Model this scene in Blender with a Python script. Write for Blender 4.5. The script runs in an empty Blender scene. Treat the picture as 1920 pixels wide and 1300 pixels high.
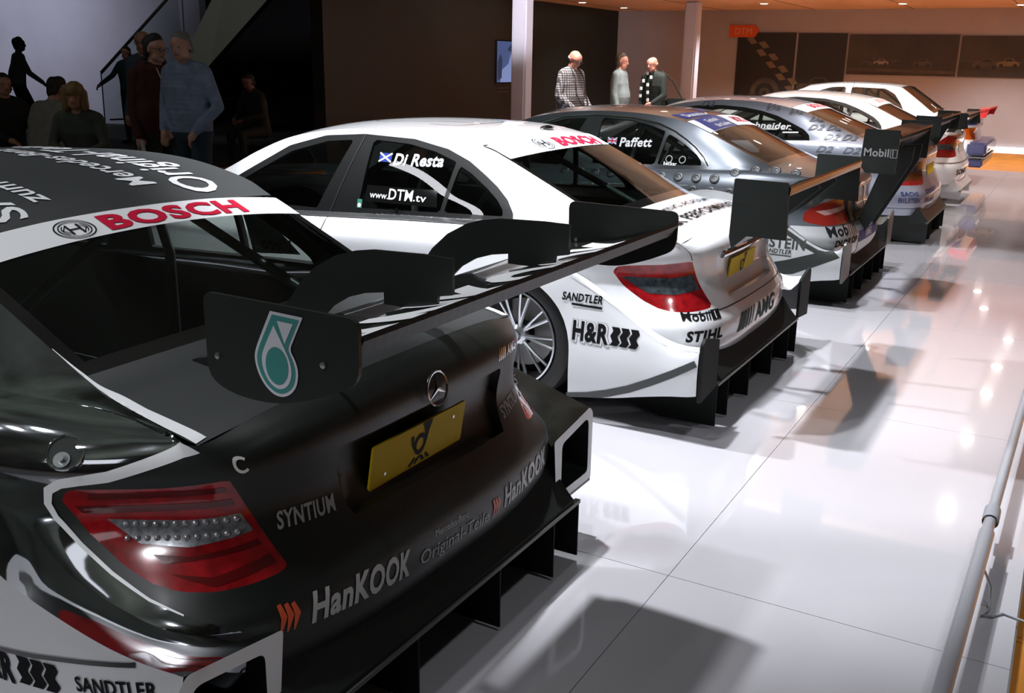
import bpy, bmesh, math, random
import numpy as np
from mathutils import Vector, Matrix
from mathutils.bvhtree import BVHTree
from mathutils.geometry import barycentric_transform

random.seed(7)
S = bpy.context.scene
COL = S.collection
PI = math.pi

# ------------------------------------------------------------------ camera, world, exposure
CAM_ROT = Matrix(((0.493631, 0.233229, -0.837814), (-0.869497, 0.151641, -0.470085), (0.017409, 0.960525, 0.277647)))  # columns: right, up, back
cd = bpy.data.cameras.new('camera'); cam = bpy.data.objects.new('camera', cd); COL.objects.link(cam)
cd.sensor_width = 36.0; cd.sensor_fit = 'HORIZONTAL'; cd.lens = 36.0 * 1850 / 1920
cd.clip_start = 0.05; cd.clip_end = 200
m = CAM_ROT.to_quaternion().to_matrix().to_4x4(); m.translation = Vector((0, 0, 1.56))
cam.matrix_world = m
S.camera = cam
w = bpy.data.worlds.new('World'); S.world = w; w.use_nodes = True
w.node_tree.nodes['Background'].inputs[0].default_value = (0.55, 0.6, 0.7, 1)
w.node_tree.nodes['Background'].inputs[1].default_value = 0.035
S.view_settings.view_transform = 'Standard'
S.view_settings.look = 'None'
S.view_settings.exposure = 0.0
S.view_settings.gamma = 1.0
S.view_settings.use_curve_mapping = False
S.cycles.use_denoising = True
S.cycles.max_bounces = 8
S.cycles.transparent_max_bounces = 16
S.cycles.sample_clamp_indirect = 4

def spot(name, loc, target, power, angle, blend=0.3, size=0.08, color=(1, 1, 1)):
    l = bpy.data.lights.new(name, 'SPOT'); l.energy = power; l.spot_size = math.radians(angle)
    l.spot_blend = blend; l.shadow_soft_size = size; l.color = color
    o = bpy.data.objects.new(name, l); COL.objects.link(o); o.location = loc
    o.rotation_euler = (Vector(target) - Vector(loc)).to_track_quat('-Z', 'Y').to_euler()
    return o
def area(name, loc, target, power, sx, sy, color=(1, 1, 1)):
    l = bpy.data.lights.new(name, 'AREA'); l.energy = power; l.shape = 'RECTANGLE'; l.size = sx; l.size_y = sy; l.color = color
    o = bpy.data.objects.new(name, l); COL.objects.link(o); o.location = loc
    o.rotation_euler = (Vector(target) - Vector(loc)).to_track_quat('-Z', 'Y').to_euler()
    return o
COOL = (0.93, 0.95, 1.0); WARM = (1.0, 0.86, 0.74)
#LIGHTS
spot('stage_and_fill_spot', (3.6, 2.6, 5.6), (4.4, 2.2, 0.6), 1900, 58, 0.4, 0.10, COOL)
spot('stage_and_fill_spot', (3.4, 5.6, 5.6), (4.7, 2.4, 0.9), 1900, 34, 0.3, 0.09, COOL)
spot('stage_and_fill_spot', (1.6, 2.3, 5.8), (1.8, 1.6, 0.6), 430, 60, 0.4, 0.12, COOL)
spot('stage_and_fill_spot', (6.2, 2.3, 5.6), (6.8, 1.6, 0.6), 1100, 60, 0.4, 0.10, COOL)
spot('stage_and_fill_spot', (9.1, 2.2, 4.6), (9.6, 1.2, 0.4), 900, 66, 0.4, 0.10, COOL)
spot('aisle_spot', (4.9, -1.0, 5.8), (5.1, -1.0, 0.0), 200, 54, 0.06, 0.10, COOL)
spot('aisle_spot', (2.0, -1.4, 5.8), (2.2, -1.0, 0.0), 170, 66, 0.5, 0.15, COOL)
spot('stage_and_fill_spot', (-1.0, 6.5, 5.2), (1.0, 2.6, 0.9), 150, 44, 0.4, 0.09, COOL)
spot('stage_and_fill_spot', (-2.6, 1.2, 3.2), (1.0, 1.7, 0.35), 160, 26, 0.6, 0.09, COOL)  # added fill that brightens the nearest car's flank
area('chrome_fill', (-3.2, 7.5, 5.5), (1.0, 3.0, 0.8), 40, 2.5, 0.5, COOL)  # unseen area fills added to light the chrome and give it reflections
area('chrome_fill', (-4.6, 2.5, 2.2), (1.0, 2.0, 0.6), 8, 2.4, 0.7, COOL)
area('reflection_fill', (3.0, 9.5, 3.4), (2.0, 8.0, 7.0), 90, 1.5, 1.5, (.85, 1, .88))  # unseen fills added to lift the hall ceiling mirrored in glass and chrome
area('reflection_fill', (-4.5, 2.0, 3.0), (-4.0, 3.0, 7.0), 60, 1.5, 1.5, (.9, 1, .92))
for q_ in ((-2.0, 4.6, 4.2), (-1.6, 4.1, 4.4), (-3.0, 3.2, 4.0), (-2.4, 5.4, 3.6)): spot('stage_and_fill_spot', q_, (1.0, 1.8, .6), 45, 30, .5, .07, COOL)  # cluster of small added spots, only for highlights on the chrome
spot('column_fill', (11.2, 6.2, 2.4), (13.6, 7.55, 2.4), 420, 40, .8, .1, (.92, .92, 1))  # fill added to brighten the left column
spot('people_fill', (3.2, 9.0, 5.5), (6.2, 7.0, 1.3), 48, 44, 0.9, 0.2, (.85, .92, 1))  # fill added to brighten the standing visitors on the left
spot('stair_beam_fill', (10.5, 12.5, 6.0), (14.4, 14.8, 1.8), 160, 40, 0.8, 0.2, (1, .98, .9))  # fill added to brighten the sloping stair beam
spot('wall_wash_spot', (9.0, 21.5, 6.5), (15.0, 23.0, 3.2), 1700, 70, 0.9, 0.3, (.86, .86, 1))
spot('wall_wash_spot', (13.0, 14.8, 6.7), (15.7, 20.0, 4.2), 300, 70, 0.9, 0.3, (.86, .86, 1))

# ------------------------------------------------------------------ materials
MATS = {}
def mat(name, color=(0.5, 0.5, 0.5), rough=0.5, metal=0.0, coat=0.0, emit=None, estr=0.0, noise=0.0, nscale=8.0,
        bump=0.0, bscale=60.0, spec=0.5, coat_rough=0.03):
    if name in MATS: return MATS[name]
    M = bpy.data.materials.new(name); M.use_nodes = True
    nt = M.node_tree; b = nt.nodes['Principled BSDF']
    b.inputs['Base Color'].default_value = (*color, 1); b.inputs['Roughness'].default_value = rough
    b.inputs['Metallic'].default_value = metal; b.inputs['Coat Weight'].default_value = coat
    b.inputs['Coat Roughness'].default_value = coat_rough
    b.inputs['Specular IOR Level'].default_value = spec
    if emit:
        b.inputs['Emission Color'].default_value = (*emit, 1); b.inputs['Emission Strength'].default_value = estr
    tc = nt.nodes.new('ShaderNodeTexCoord')
    if noise:
        n = nt.nodes.new('ShaderNodeTexNoise'); n.inputs['Scale'].default_value = nscale; n.inputs['Detail'].default_value = 4
        nt.links.new(tc.outputs['Object'], n.inputs['Vector'])
        r = nt.nodes.new('ShaderNodeMapRange'); r.inputs[1].default_value = 0.3; r.inputs[2].default_value = 0.7
        r.inputs[3].default_value = 1 - noise; r.inputs[4].default_value = 1 + noise
        nt.links.new(n.outputs['Fac'], r.inputs[0])
        mx = nt.nodes.new('ShaderNodeVectorMath'); mx.operation = 'SCALE'; mx.inputs[0].default_value = color
        nt.links.new(r.outputs[0], mx.inputs['Scale']); nt.links.new(mx.outputs[0], b.inputs['Base Color'])
    if bump:
        n = nt.nodes.new('ShaderNodeTexNoise'); n.inputs['Scale'].default_value = bscale
        nt.links.new(tc.outputs['Object'], n.inputs['Vector'])
        bp = nt.nodes.new('ShaderNodeBump'); bp.inputs['Strength'].default_value = bump; bp.inputs['Distance'].default_value = 0.01
        nt.links.new(n.outputs['Fac'], bp.inputs['Height']); nt.links.new(bp.outputs[0], b.inputs['Normal'])
    MATS[name] = M
    return M
def glass(name, tint=(0.25, 0.3, 0.28), f0=0.08, rough=0.0):
    if name in MATS: return MATS[name]
    M = bpy.data.materials.new(name); M.use_nodes = True; nt = M.node_tree; nt.nodes.clear()
    out = nt.nodes.new('ShaderNodeOutputMaterial'); mix = nt.nodes.new('ShaderNodeMixShader')
    tr = nt.nodes.new('ShaderNodeBsdfTransparent'); tr.inputs[0].default_value = (*tint, 1)
    gl = nt.nodes.new('ShaderNodeBsdfGlossy'); gl.inputs['Roughness'].default_value = rough
    fr = nt.nodes.new('ShaderNodeFresnel'); fr.inputs[0].default_value = 1.5
    ge = nt.nodes.new('ShaderNodeNewGeometry'); mr = nt.nodes.new('ShaderNodeMapRange'); mr.inputs[3].default_value = 1.5; mr.inputs[4].default_value = 1 / 1.5
    nt.links.new(ge.outputs['Backfacing'], mr.inputs[0]); nt.links.new(mr.outputs[0], fr.inputs[0])
    ad = nt.nodes.new('ShaderNodeMath'); ad.operation = 'MAXIMUM'; ad.inputs[1].default_value = f0
    nt.links.new(fr.outputs[0], ad.inputs[0]); nt.links.new(ad.outputs[0], mix.inputs[0])
    nt.links.new(tr.outputs[0], mix.inputs[1]); nt.links.new(gl.outputs[0], mix.inputs[2]); nt.links.new(mix.outputs[0], out.inputs[0])
    MATS[name] = M; return M
def carbon(name='carbon_fibre', scale=220.0, c0=(0.006, 0.006, 0.006), c1=(0.05, 0.05, 0.048)):
    if name in MATS: return MATS[name]
    M = mat(name, c0, 0.5, coat=0.05); nt = M.node_tree; b = nt.nodes['Principled BSDF']
    tc = nt.nodes.new('ShaderNodeTexCoord'); wv = nt.nodes.new('ShaderNodeTexWave'); wv.wave_type = 'BANDS'
    wv.bands_direction = 'DIAGONAL'; wv.inputs['Scale'].default_value = scale / 10
    nt.links.new(tc.outputs['Object'], wv.inputs['Vector'])
    rp = nt.nodes.new('ShaderNodeMix'); rp.data_type = 'RGBA'; rp.inputs[6].default_value = (*c0, 1); rp.inputs[7].default_value = (*c1, 1)
    nt.links.new(wv.outputs['Fac'], rp.inputs[0]); nt.links.new(rp.outputs[2], b.inputs['Base Color'])
    return M

BLK = mat('black_satin', (0.0075, 0.0105, 0.0085), 0.42, coat=0.08)
BLKGLOSS = mat('black_gloss', (0.006, 0.006, 0.006), 0.1, coat=0.8)
MATBLK = mat('black_matt', (.0055, .007, .006), .7, spec=.25)
RUB = mat('rubber', (0.012, 0.012, 0.012), 0.6)
WHITE = mat('white_print', (0.86, 0.87, 0.88), 0.4)
RED = mat('red_print', (0.55, 0.012, 0.045), 0.8, spec=.08)
CHROME = mat('chrome', (0.62, 0.63, 0.66), 0.045, 1.0)
DCHROME = mat('chrome_film', (0.42, 0.43, 0.46), 0.06, 1.0)
ALU = mat('brushed_aluminium', (0.62, 0.64, 0.66), 0.28, 1.0)
BLKP = mat('black_print', (.008, .008, .009), .8, spec=.08)
GREYP = mat('grey_print', (0.34, 0.36, 0.35), 0.4)
CARBON = carbon(c0=(.004, .004, .004), c1=(.013, .014, .013))

# ------------------------------------------------------------------ object helpers
def link(o, parent=None):
    COL.objects.link(o)
    if parent: o.parent = parent
    return o
def tag(o, label=None, cat=None, group=None, kind=None):
    if label: o['label'] = label
    if cat: o['category'] = cat
    if group: o['group'] = group
    if kind: o['kind'] = kind
    return o
def empty(name, loc, rz=0, label=None, cat=None, group=None):
    o = bpy.data.objects.new(name, None); COL.objects.link(o); o.location = loc; o.rotation_euler = (0, 0, rz)
    o.empty_display_size = 0.1
    return tag(o, label, cat, group)
def mesh_obj(name, verts, faces, mats, parent=None, smooth=False, mi=None, sharp=None):
    me = bpy.data.meshes.new(name); me.from_pydata([tuple(v) for v in verts], [], [tuple(f) for f in faces])
    if not isinstance(mats, (list, tuple)): mats = [mats]
    for x in mats: me.materials.append(x)
    if mi is not None: me.polygons.foreach_set('material_index', mi)
    if smooth:
        me.polygons.foreach_set('use_smooth', [True] * len(me.polygons))
        if sharp: me.set_sharp_from_angle(angle=math.radians(sharp))
    me.update()
    o = bpy.data.objects.new(name, me); return link(o, parent)
def bm_obj(name, bm, mats, parent=None, smooth=False, sharp=35):
    me = bpy.data.meshes.new(name); bm.normal_update(); bm.to_mesh(me); bm.free()
    if not isinstance(mats, (list, tuple)): mats = [mats]
    for x in mats: me.materials.append(x)
    if smooth:
        me.polygons.foreach_set('use_smooth', [True] * len(me.polygons)); me.set_sharp_from_angle(angle=math.radians(sharp))
    o = bpy.data.objects.new(name, me); return link(o, parent)
def box(bm, x0, x1, y0, y1, z0, z1, bev=0.0, mi=0):
    r = bmesh.ops.create_cube(bm, size=1); vs = r['verts']
    for v in vs: v.co = Vector(((x0 + x1) / 2 + v.co.x * (x1 - x0), (y0 + y1) / 2 + v.co.y * (y1 - y0), (z0 + z1) / 2 + v.co.z * (z1 - z0)))
    fs = list({f for v in vs for f in v.link_faces})
    for f in fs: f.material_index = mi
    if bev > 0:
        es = list({e for v in vs for e in v.link_edges})
        bmesh.ops.bevel(bm, geom=es, offset=bev, segments=2, affect='EDGES')
def boxobj(name, x0, x1, y0, y1, z0, z1, m_, parent=None, bev=0.0):
    bm = bmesh.new(); box(bm, x0, x1, y0, y1, z0, z1, bev); return bm_obj(name, bm, m_, parent, smooth=bev > 0)
def tube_bm(bm, pts, r, n=10, mi=0, cap=True):
    pts = [Vector(p) for p in pts]; rings = []
    rr = r if isinstance(r, (list, tuple)) else [r] * len(pts)
    up = Vector((0, 0, 1)); prev = None
    for i, p in enumerate(pts):
        d = (pts[min(i + 1, len(pts) - 1)] - pts[max(i - 1, 0)]).normalized()
        if prev is None:
            a = d.cross(up)
            if a.length < 1e-3: a = d.cross(Vector((1, 0, 0)))
            a.normalize()
        else:
            a = prev - d * prev.dot(d); a.normalize()
        prev = a; b_ = d.cross(a)
        rings.append([bm.verts.new(p + a * math.cos(2 * PI * k / n) * rr[i] + b_ * math.sin(2 * PI * k / n) * rr[i]) for k in range(n)])
    for i in range(len(rings) - 1):
        for k in range(n):
            f = bm.faces.new((rings[i][k], rings[i][(k + 1) % n], rings[i + 1][(k + 1) % n], rings[i + 1][k])); f.material_index = mi
    if cap:
        bm.faces.new(rings[0][::-1]).material_index = mi; bm.faces.new(rings[-1]).material_index = mi
def tube(name, pts, r, m_, parent=None, n=10):
    bm = bmesh.new(); tube_bm(bm, pts, r, n); return bm_obj(name, bm, m_, parent, smooth=True, sharp=50)
def lathe(name, prof, m_, parent=None, n=48, axis='X', loc=(0, 0, 0), smooth=True):
    """prof: list of (radius, along axis)"""
    vs = []; fs = []
    for k in range(n):
        a = 2 * PI * k / n; c, s = math.cos(a), math.sin(a)
        for r, t in prof:
            if axis == 'X': vs.append((loc[0] + t, loc[1] + r * c, loc[2] + r * s))
            elif axis == 'Y': vs.append((loc[0] + r * c, loc[1] + t, loc[2] + r * s))
            else: vs.append((loc[0] + r * c, loc[1] + r * s, loc[2] + t))
    p = len(prof)
    for k in range(n):
        for j in range(p - 1):
            a = k * p + j; b_ = ((k + 1) % n) * p + j
            fs.append((a, b_, b_ + 1, a + 1))
    return mesh_obj(name, vs, fs, m_, parent, smooth, sharp=40)
def plate(name, poly, t, m_, parent=None, plane='YZ', at=0.0, bev=0.0):
    """flat polygon of thickness t; plane YZ -> x=at, XZ -> y=at, XY -> z=at"""
    bm = bmesh.new()
    def P(a, b, d):
        if plane == 'YZ': return (at + d, a, b)
        if plane == 'XZ': return (a, at + d, b)
        return (a, b, at + d)
    vs = [bm.verts.new(P(a, b, -t / 2)) for a, b in poly]
    f = bm.faces.new(vs)
    r = bmesh.ops.extrude_face_region(bm, geom=[f])
    d = Vector(P(0, 0, t / 2)) - Vector(P(0, 0, -t / 2))
    for v in [g for g in r['geom'] if isinstance(g, bmesh.types.BMVert)]: v.co += d
    bmesh.ops.recalc_face_normals(bm, faces=bm.faces)
    if bev:
        es = [e for e in bm.edges if len(e.link_faces) == 2 and e.calc_face_angle(0) > 1.2]
        bmesh.ops.bevel(bm, geom=es, offset=bev, segments=1, affect='EDGES')
    return bm_obj(name, bm, m_, parent)
def rounded(poly, r, n=4):
    """round the corners of a polygon"""
    out = []; N = len(poly)
    for i in range(N):
        p0 = Vector(poly[i - 1]); p1 = Vector(poly[i]); p2 = Vector(poly[(i + 1) % N])
        rr = r[i] if isinstance(r, (list, tuple)) else r
        a = (p0 - p1); b_ = (p2 - p1); la = min(rr, a.length * .45); lb = min(rr, b_.length * .45)
        if la < 1e-4: out.append(tuple(p1)); continue
        A = p1 + a.normalized() * la; B = p1 + b_.normalized() * lb
        for k in range(n + 1):
            t = k / n; q = A * (1 - t) ** 2 + p1 * 2 * t * (1 - t) + B * t * t
            out.append((q.x, q.y))
    return out

# ------------------------------------------------------------------ text and flat art -> 2D triangle meshes
TXT = {}
def text2d(s, bold=0.0, shear=0.0):
    """unit-height text: (verts Nx2 with x from 0, faces, width)"""
    k = (s, bold, shear)
    if k in TXT: return TXT[k]
    cu = bpy.data.curves.new('t', 'FONT'); cu.body = s; cu.offset = bold; cu.shear = shear; cu.resolution_u = 3; cu.fill_mode = 'FRONT'; cu.space_character = 1.0 + bold * 2.2
    o = bpy.data.objects.new('t', cu); COL.objects.link(o); bpy.context.view_layer.update()
    ev = o.evaluated_get(bpy.context.evaluated_depsgraph_get()); me = ev.to_mesh()
    v = np.array([(q.co.x, q.co.y) for q in me.vertices]); f = [tuple(p.vertices) for p in me.polygons]
    ev.to_mesh_clear(); bpy.data.objects.remove(o); bpy.data.curves.remove(cu)
    cap = 0.7
    v[:, 0] -= v[:, 0].min(); v /= cap
    TXT[k] = (v, f, v[:, 0].max()); return TXT[k]
def poly2d(poly, holes=()):
    bm = bmesh.new()
    def loop(p):
        vs = [bm.verts.new((a, b, 0)) for a, b in p]; return [bm.edges.new((vs[i], vs[(i + 1) % len(vs)])) for i in range(len(vs))]
    es = loop(poly)
    for h_ in holes: es += loop(h_)
    if not holes:
        bm.faces.new([v for v in bm.verts]); bmesh.ops.triangulate(bm, faces=bm.faces[:])
    else: bmesh.ops.triangle_fill(bm, use_beauty=True, edges=es)
    bm.verts.index_update()
    v = np.array([(q.co.x, q.co.y) for q in bm.verts]); f = [tuple(x.index for x in fa.verts) for fa in bm.faces]; bm.free()
    return v, f
def circ(cx, cy, rx, ry=None, n=28, a0=0, a1=2 * PI):
    ry = ry or rx; full = abs(a1 - a0 - 2 * PI) < 1e-6
    return [(cx + rx * math.cos(a0 + (a1 - a0) * k / (n if full else n - 1)), cy + ry * math.sin(a0 + (a1 - a0) * k / (n if full else n - 1))) for k in range(n)]
def ring2d(cx, cy, r0, r1, n=28, asp=1.0):
    v = []; f = []
    for k in range(n):
        a = 2 * PI * k / n; v += [(cx + r0 * math.cos(a) * asp, cy + r0 * math.sin(a)), (cx + r1 * math.cos(a) * asp, cy + r1 * math.sin(a))]
    for k in range(n):
        a = 2 * k; b_ = 2 * ((k + 1) % n); f.append((a, a + 1, b_ + 1, b_))
    return np.array(v), f
def stroke2d(pts, wd):
    """ribbon along a polyline"""
    P_ = [Vector(p) for p in pts]; v = []; f = []
    for i, p in enumerate(P_):
        d = (P_[min(i + 1, len(P_) - 1)] - P_[max(i - 1, 0)]).normalized(); nrm = Vector((-d.y, d.x))
        ww = wd[i] if isinstance(wd, (list, tuple)) else wd
        v += [tuple(p + nrm * ww / 2), tuple(p - nrm * ww / 2)]
    for i in range(len(P_) - 1): f.append((2 * i, 2 * i + 1, 2 * i + 3, 2 * i + 2))
    return np.array(v), f
def xf(vf, sx=1, sy=None, dx=0, dy=0, rot=0):
    v, f = vf[0], vf[1]; sy = sx if sy is None else sy
    c, s = math.cos(rot), math.sin(rot); x = v[:, 0] * sx; y = v[:, 1] * sy
    return np.stack([x * c - y * s + dx, x * s + y * c + dy], 1), f
def join2d(*parts):
    V = []; F = []; o = 0
    for v, f in parts: V.append(v); F += [tuple(i + o for i in q) for q in f]; o += len(v)
    return np.concatenate(V), F
def subdiv2d(vf, maxlen):
    v, f = vf; bm = bmesh.new(); vs = [bm.verts.new((a, b, 0)) for a, b in v]
    for q in f:
        try: bm.faces.new([vs[i] for i in q])
        except ValueError: pass
    bmesh.ops.triangulate(bm, faces=bm.faces[:])
    for _ in range(5):
        es = [e for e in bm.edges if e.calc_length() > maxlen]
        if not es: break
        bmesh.ops.subdivide_edges(bm, edges=es, cuts=1); bmesh.ops.triangulate(bm, faces=bm.faces[:])
    bm.verts.index_update()
    v = np.array([(q.co.x, q.co.y) for q in bm.verts]); f = [tuple(x.index for x in fa.verts) for fa in bm.faces]; bm.free()
    return v, f
def flat(name, vf, m_, origin, ux, uy, parent=None, off=0.001):
    """place a flat 2D mesh in 3D"""
    o = Vector(origin); ux = Vector(ux).normalized(); uy = Vector(uy).normalized(); n = ux.cross(uy)
    vs = [o + ux * float(a) + uy * float(b) + n * off for a, b in vf[0]]
    return mesh_obj(name, vs, vf[1], m_, parent)

# ------------------------------------------------------------------ curved body panels
def spl(net, subs0, subs1):
    """Catmull-Rom through a control net (I,J,3); returns dense grid and parameters"""
    def axis(A, subs):
        n = len(A); out = []; par = []
        P_ = np.concatenate([[2 * A[0] - A[1]], A, [2 * A[-1] - A[-2]]])
        for i in range(n - 1):
            k = subs[i] if isinstance(subs, (list, tuple)) else subs
            for j in range(k):
                t = j / k; p0, p1, p2, p3 = P_[i:i + 4]
                out.append(.5 * (2 * p1 + (p2 - p0) * t + (2 * p0 - 5 * p1 + 4 * p2 - p3) * t * t + (3 * p1 - p0 - 3 * p2 + p3) * t ** 3)); par.append(i + t)
        out.append(A[-1]); par.append(n - 1)
        return np.array(out), np.array(par)
    a, u = axis(net, subs0); b_, v = axis(np.swapaxes(a, 0, 1), subs1)
    return np.swapaxes(b_, 0, 1), u, v

class Patch:
    """a panel surface with a flat 2D domain; can be cut along outlines and carries decals"""
    def __init__(s, grid, dom, flip=False):
        I, J = grid.shape[:2]
        s.pos = [tuple(p) for p in grid.reshape(-1, 3)]; s.dom = [tuple(p) for p in dom.reshape(-1, 2)]
        s.faces = []; s.lab = []
        for i in range(I - 1):
            for j in range(J - 1):
                q = (i * J + j, (i + 1) * J + j, (i + 1) * J + j + 1, i * J + j + 1)
                s.faces.append(q[::-1] if flip else q); s.lab.append('body')
        s.gi = I; s.gj = J; s.flip = flip
        tri2 = []; s.tri = []
        s.v3 = [Vector(p) for p in s.pos]; s.v2 = [Vector((a, b_, 0)) for a, b_ in s.dom]
        for f in s.faces:
            s.tri.append((f[0], f[1], f[2])); s.tri.append((f[0], f[2], f[3]))
        s.bvh = BVHTree.FromPolygons(s.v2, s.tri)
        s.bvh3 = BVHTree.FromPolygons(s.v3, s.tri)
        # smooth normals
        N = np.zeros((len(s.pos), 3)); P_ = np.array(s.pos)
        T = np.array(s.tri); n = np.cross(P_[T[:, 1]] - P_[T[:, 0]], P_[T[:, 2]] - P_[T[:, 0]])
        for k in range(3): np.add.at(N, T[:, k], n)
        N /= np.maximum(np.linalg.norm(N, axis=1, keepdims=True), 1e-9); s.N = [Vector(q) for q in N]
    def ev(s, a, b_, off=0.0):
        h_ = s.bvh.find_nearest(Vector((a, b_, 0)))
        if h_[0] is None: return None
        q, _, i, d = h_; t = s.tri[i]
        A, B, C = (s.v2[k] for k in t)
        p = barycentric_transform(q, A, B, C, s.v3[t[0]], s.v3[t[1]], s.v3[t[2]])
        n = barycentric_transform(q, A, B, C, s.N[t[0]], s.N[t[1]], s.N[t[2]])
        if n.length < 1e-6: n = s.N[t[0]]
        return p + n.normalized() * off
    def cut(s, poly, lab, only=None):
        P_ = np.array(poly, float); Q = np.roll(P_, -1, 0); D = np.array(s.dom)
        lo = P_.min(0) - .06; hi = P_.max(0) + .06
        near = ((D >= lo) & (D <= hi)).all(1); sd = np.full(len(D), 1.0)
        idx = np.where(near)[0]; X = D[idx]
        E_ = Q - P_; L2 = np.maximum((E_ ** 2).sum(1), 1e-12)
        t = np.clip(((X[:, None] - P_[None]) * E_[None]).sum(2) / L2, 0, 1)
        d = np.sqrt((((P_[None] + t[..., None] * E_[None]) - X[:, None]) ** 2).sum(2)).min(1)
        c = ((P_[None, :, 1] > X[:, None, 1]) != (Q[None, :, 1] > X[:, None, 1]))
        xi = P_[None, :, 0] + (X[:, None, 1] - P_[None, :, 1]) * E_[None, :, 0] / np.where(np.abs(E_[None, :, 1]) < 1e-12, 1e-12, E_[None, :, 1])
        ins = (c & (X[:, None, 0] < xi)).sum(1) % 2 == 1
        sd[idx] = np.where(ins, -d, d); sd = list(sd)
        sd = [(-1e-6 if abs(q) < 1e-6 else q) for q in sd]
        cache = {}; nf = []; nl = []
        def cross(a, b_):
            k = (min(a, b_), max(a, b_))
            if k not in cache:
                t_ = sd[a] / (sd[a] - sd[b_]); cache[k] = len(s.pos)
                s.pos.append(tuple(s.pos[a][i] + (s.pos[b_][i] - s.pos[a][i]) * t_ for i in range(3)))
                s.dom.append(tuple(s.dom[a][i] + (s.dom[b_][i] - s.dom[a][i]) * t_ for i in range(2))); sd.append(0.0)
            return cache[k]
        for f, l in zip(s.faces, s.lab):
            if only and l not in only: nf.append(f); nl.append(l); continue
            sg = [sd[i] < 0 for i in f]
            if not any(sg): nf.append(f); nl.append(l); continue
            if all(sg): nf.append(f); nl.append(lab); continue
            A = []; B = []
            for i in range(len(f)):
                a, b_ = f[i], f[(i + 1) % len(f)]
                (A if sd[a] < 0 else B).append(a) if sd[a] != 0 else (A.append(a), B.append(a))
                if sd[a] * sd[b_] < 0:
                    x = cross(a, b_); A.append(x); B.append(x)
            if len(A) > 2: nf.append(tuple(A)); nl.append(lab)
            if len(B) > 2: nf.append(tuple(B)); nl.append(l)
        s.faces, s.lab = nf, nl
    def take(s, labs):
        """(verts, faces) of all faces with the given labels"""
        mp = {}; V = []; F = []
        for f, l in zip(s.faces, s.lab):
            if l in labs:
                q = []
                for i in f:
                    if i not in mp: mp[i] = len(V); V.append(s.pos[i])
                    q.append(mp[i])
                F.append(tuple(q))
        return V, F
    def rim(s, lab, inward=0.02):
        """wall going inwards round the boundary of a cut label"""
        cnt = {}
        for f, l in zip(s.faces, s.lab):
            if l == lab:
                for i in range(len(f)):
                    a, b_ = f[i], f[(i + 1) % len(f)]; cnt[(a, b_)] = cnt.get((a, b_), 0) + 1
        V = []; F = []; P_ = Vector
        for (a, b_) in cnt:
            if (b_, a) in cnt: continue
            ps = []
            for k in (a, b_):
                d = s.dom[k]; p = Vector(s.pos[k]); h_ = s.bvh3.find_nearest(p); n = h_[1] if h_[1] else Vector((0, 0, 1))
                ps.append((p, p - n * inward))
            o = len(V); V += [ps[0][0], ps[1][0], ps[1][1], ps[0][1]]; F.append((o, o + 1, o + 2, o + 3))
        return V, F
    def decal(s, name, vf, m_, parent, off=0.0022, maxlen=0.018, smooth=True):
        v, f = subdiv2d(vf, maxlen)
        vs = [s.ev(a, b_, off) for a, b_ in v]
        fl = [q[::-1] for q in f] if s.flipn() else f
        return mesh_obj(name, vs, fl, m_, parent, smooth)
    def flipn(s):
        # orientation of domain vs. surface
        if not hasattr(s, '_fl'):
            a, b_, c = (s.v2[k] for k in s.tri[len(s.tri) // 2]); s._fl = (b_ - a).cross(c - a).z < 0
        return s._fl
def merge(*vfs):
    V = []; F = []
    for v, f in vfs:
        o = len(V); V += list(v); F += [tuple(i + o for i in q) for q in f]
    return V, F
def lerp_tab(tab, x):
    if x <= tab[0][0]: return tab[0][1]
    for (a, va), (b_, vb) in zip(tab, tab[1:]):
        if x <= b_: return va + (vb - va) * (x - a) / (b_ - a)
    return tab[-1][1]

# greenhouse stations: (lower belt x,y,z), (upper edge x,y,z)
GH = [((.640, .18, .818), (.638, .17, .815)), ((.655, .33, .835), (.625, .35, .843)), ((.71, .58, .846), (.596, .494, .867)), ((.74, .83, .84), (.588, .75, .985)),
      ((.75, 1.0, .835), (.583, 1.015, 1.108)), ((.752, 1.22, .825), (.590, 1.15, 1.160)), ((.755, 1.5, .815), (.605, 1.42, 1.205)),
      ((.757, 1.8, .80), (.612, 1.75, 1.217)), ((.757, 2.1, .785), (.608, 2.05, 1.20)), ((.757, 2.4, .77), (.60, 2.35, 1.15)),
      ((.755, 2.65, .765), (.605, 2.6, 1.06)), ((.75, 2.88, .76), (.62, 2.82, .955)), ((.74, 3.08, .76), (.65, 3.03, .86)), ((.72, 3.28, .77), (.68, 3.22, .80))]
# deck / roof centre line for the same stations plus trunk and bonnet
TC = [(.075, .838), (.14, .845), (.30, .868), (.44, .893), (.72, 1.015), (.99, 1.13), (1.12, 1.18), (1.40, 1.222), (1.75, 1.24), (2.05, 1.235),
      (2.33, 1.20), (2.60, 1.115), (2.85, 1.0), (3.08, .90), (3.30, .845), (3.8, .80), (4.3, .72), (4.55, .62)]
TE = [(.635, .105, .80)] + [g[1] for g in GH] + [(.74, 3.7, .74), (.70, 4.2, .66), (.60, 4.45, .58)]
XR = [0, .2, .45, .7, .88, 1.0]
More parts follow.
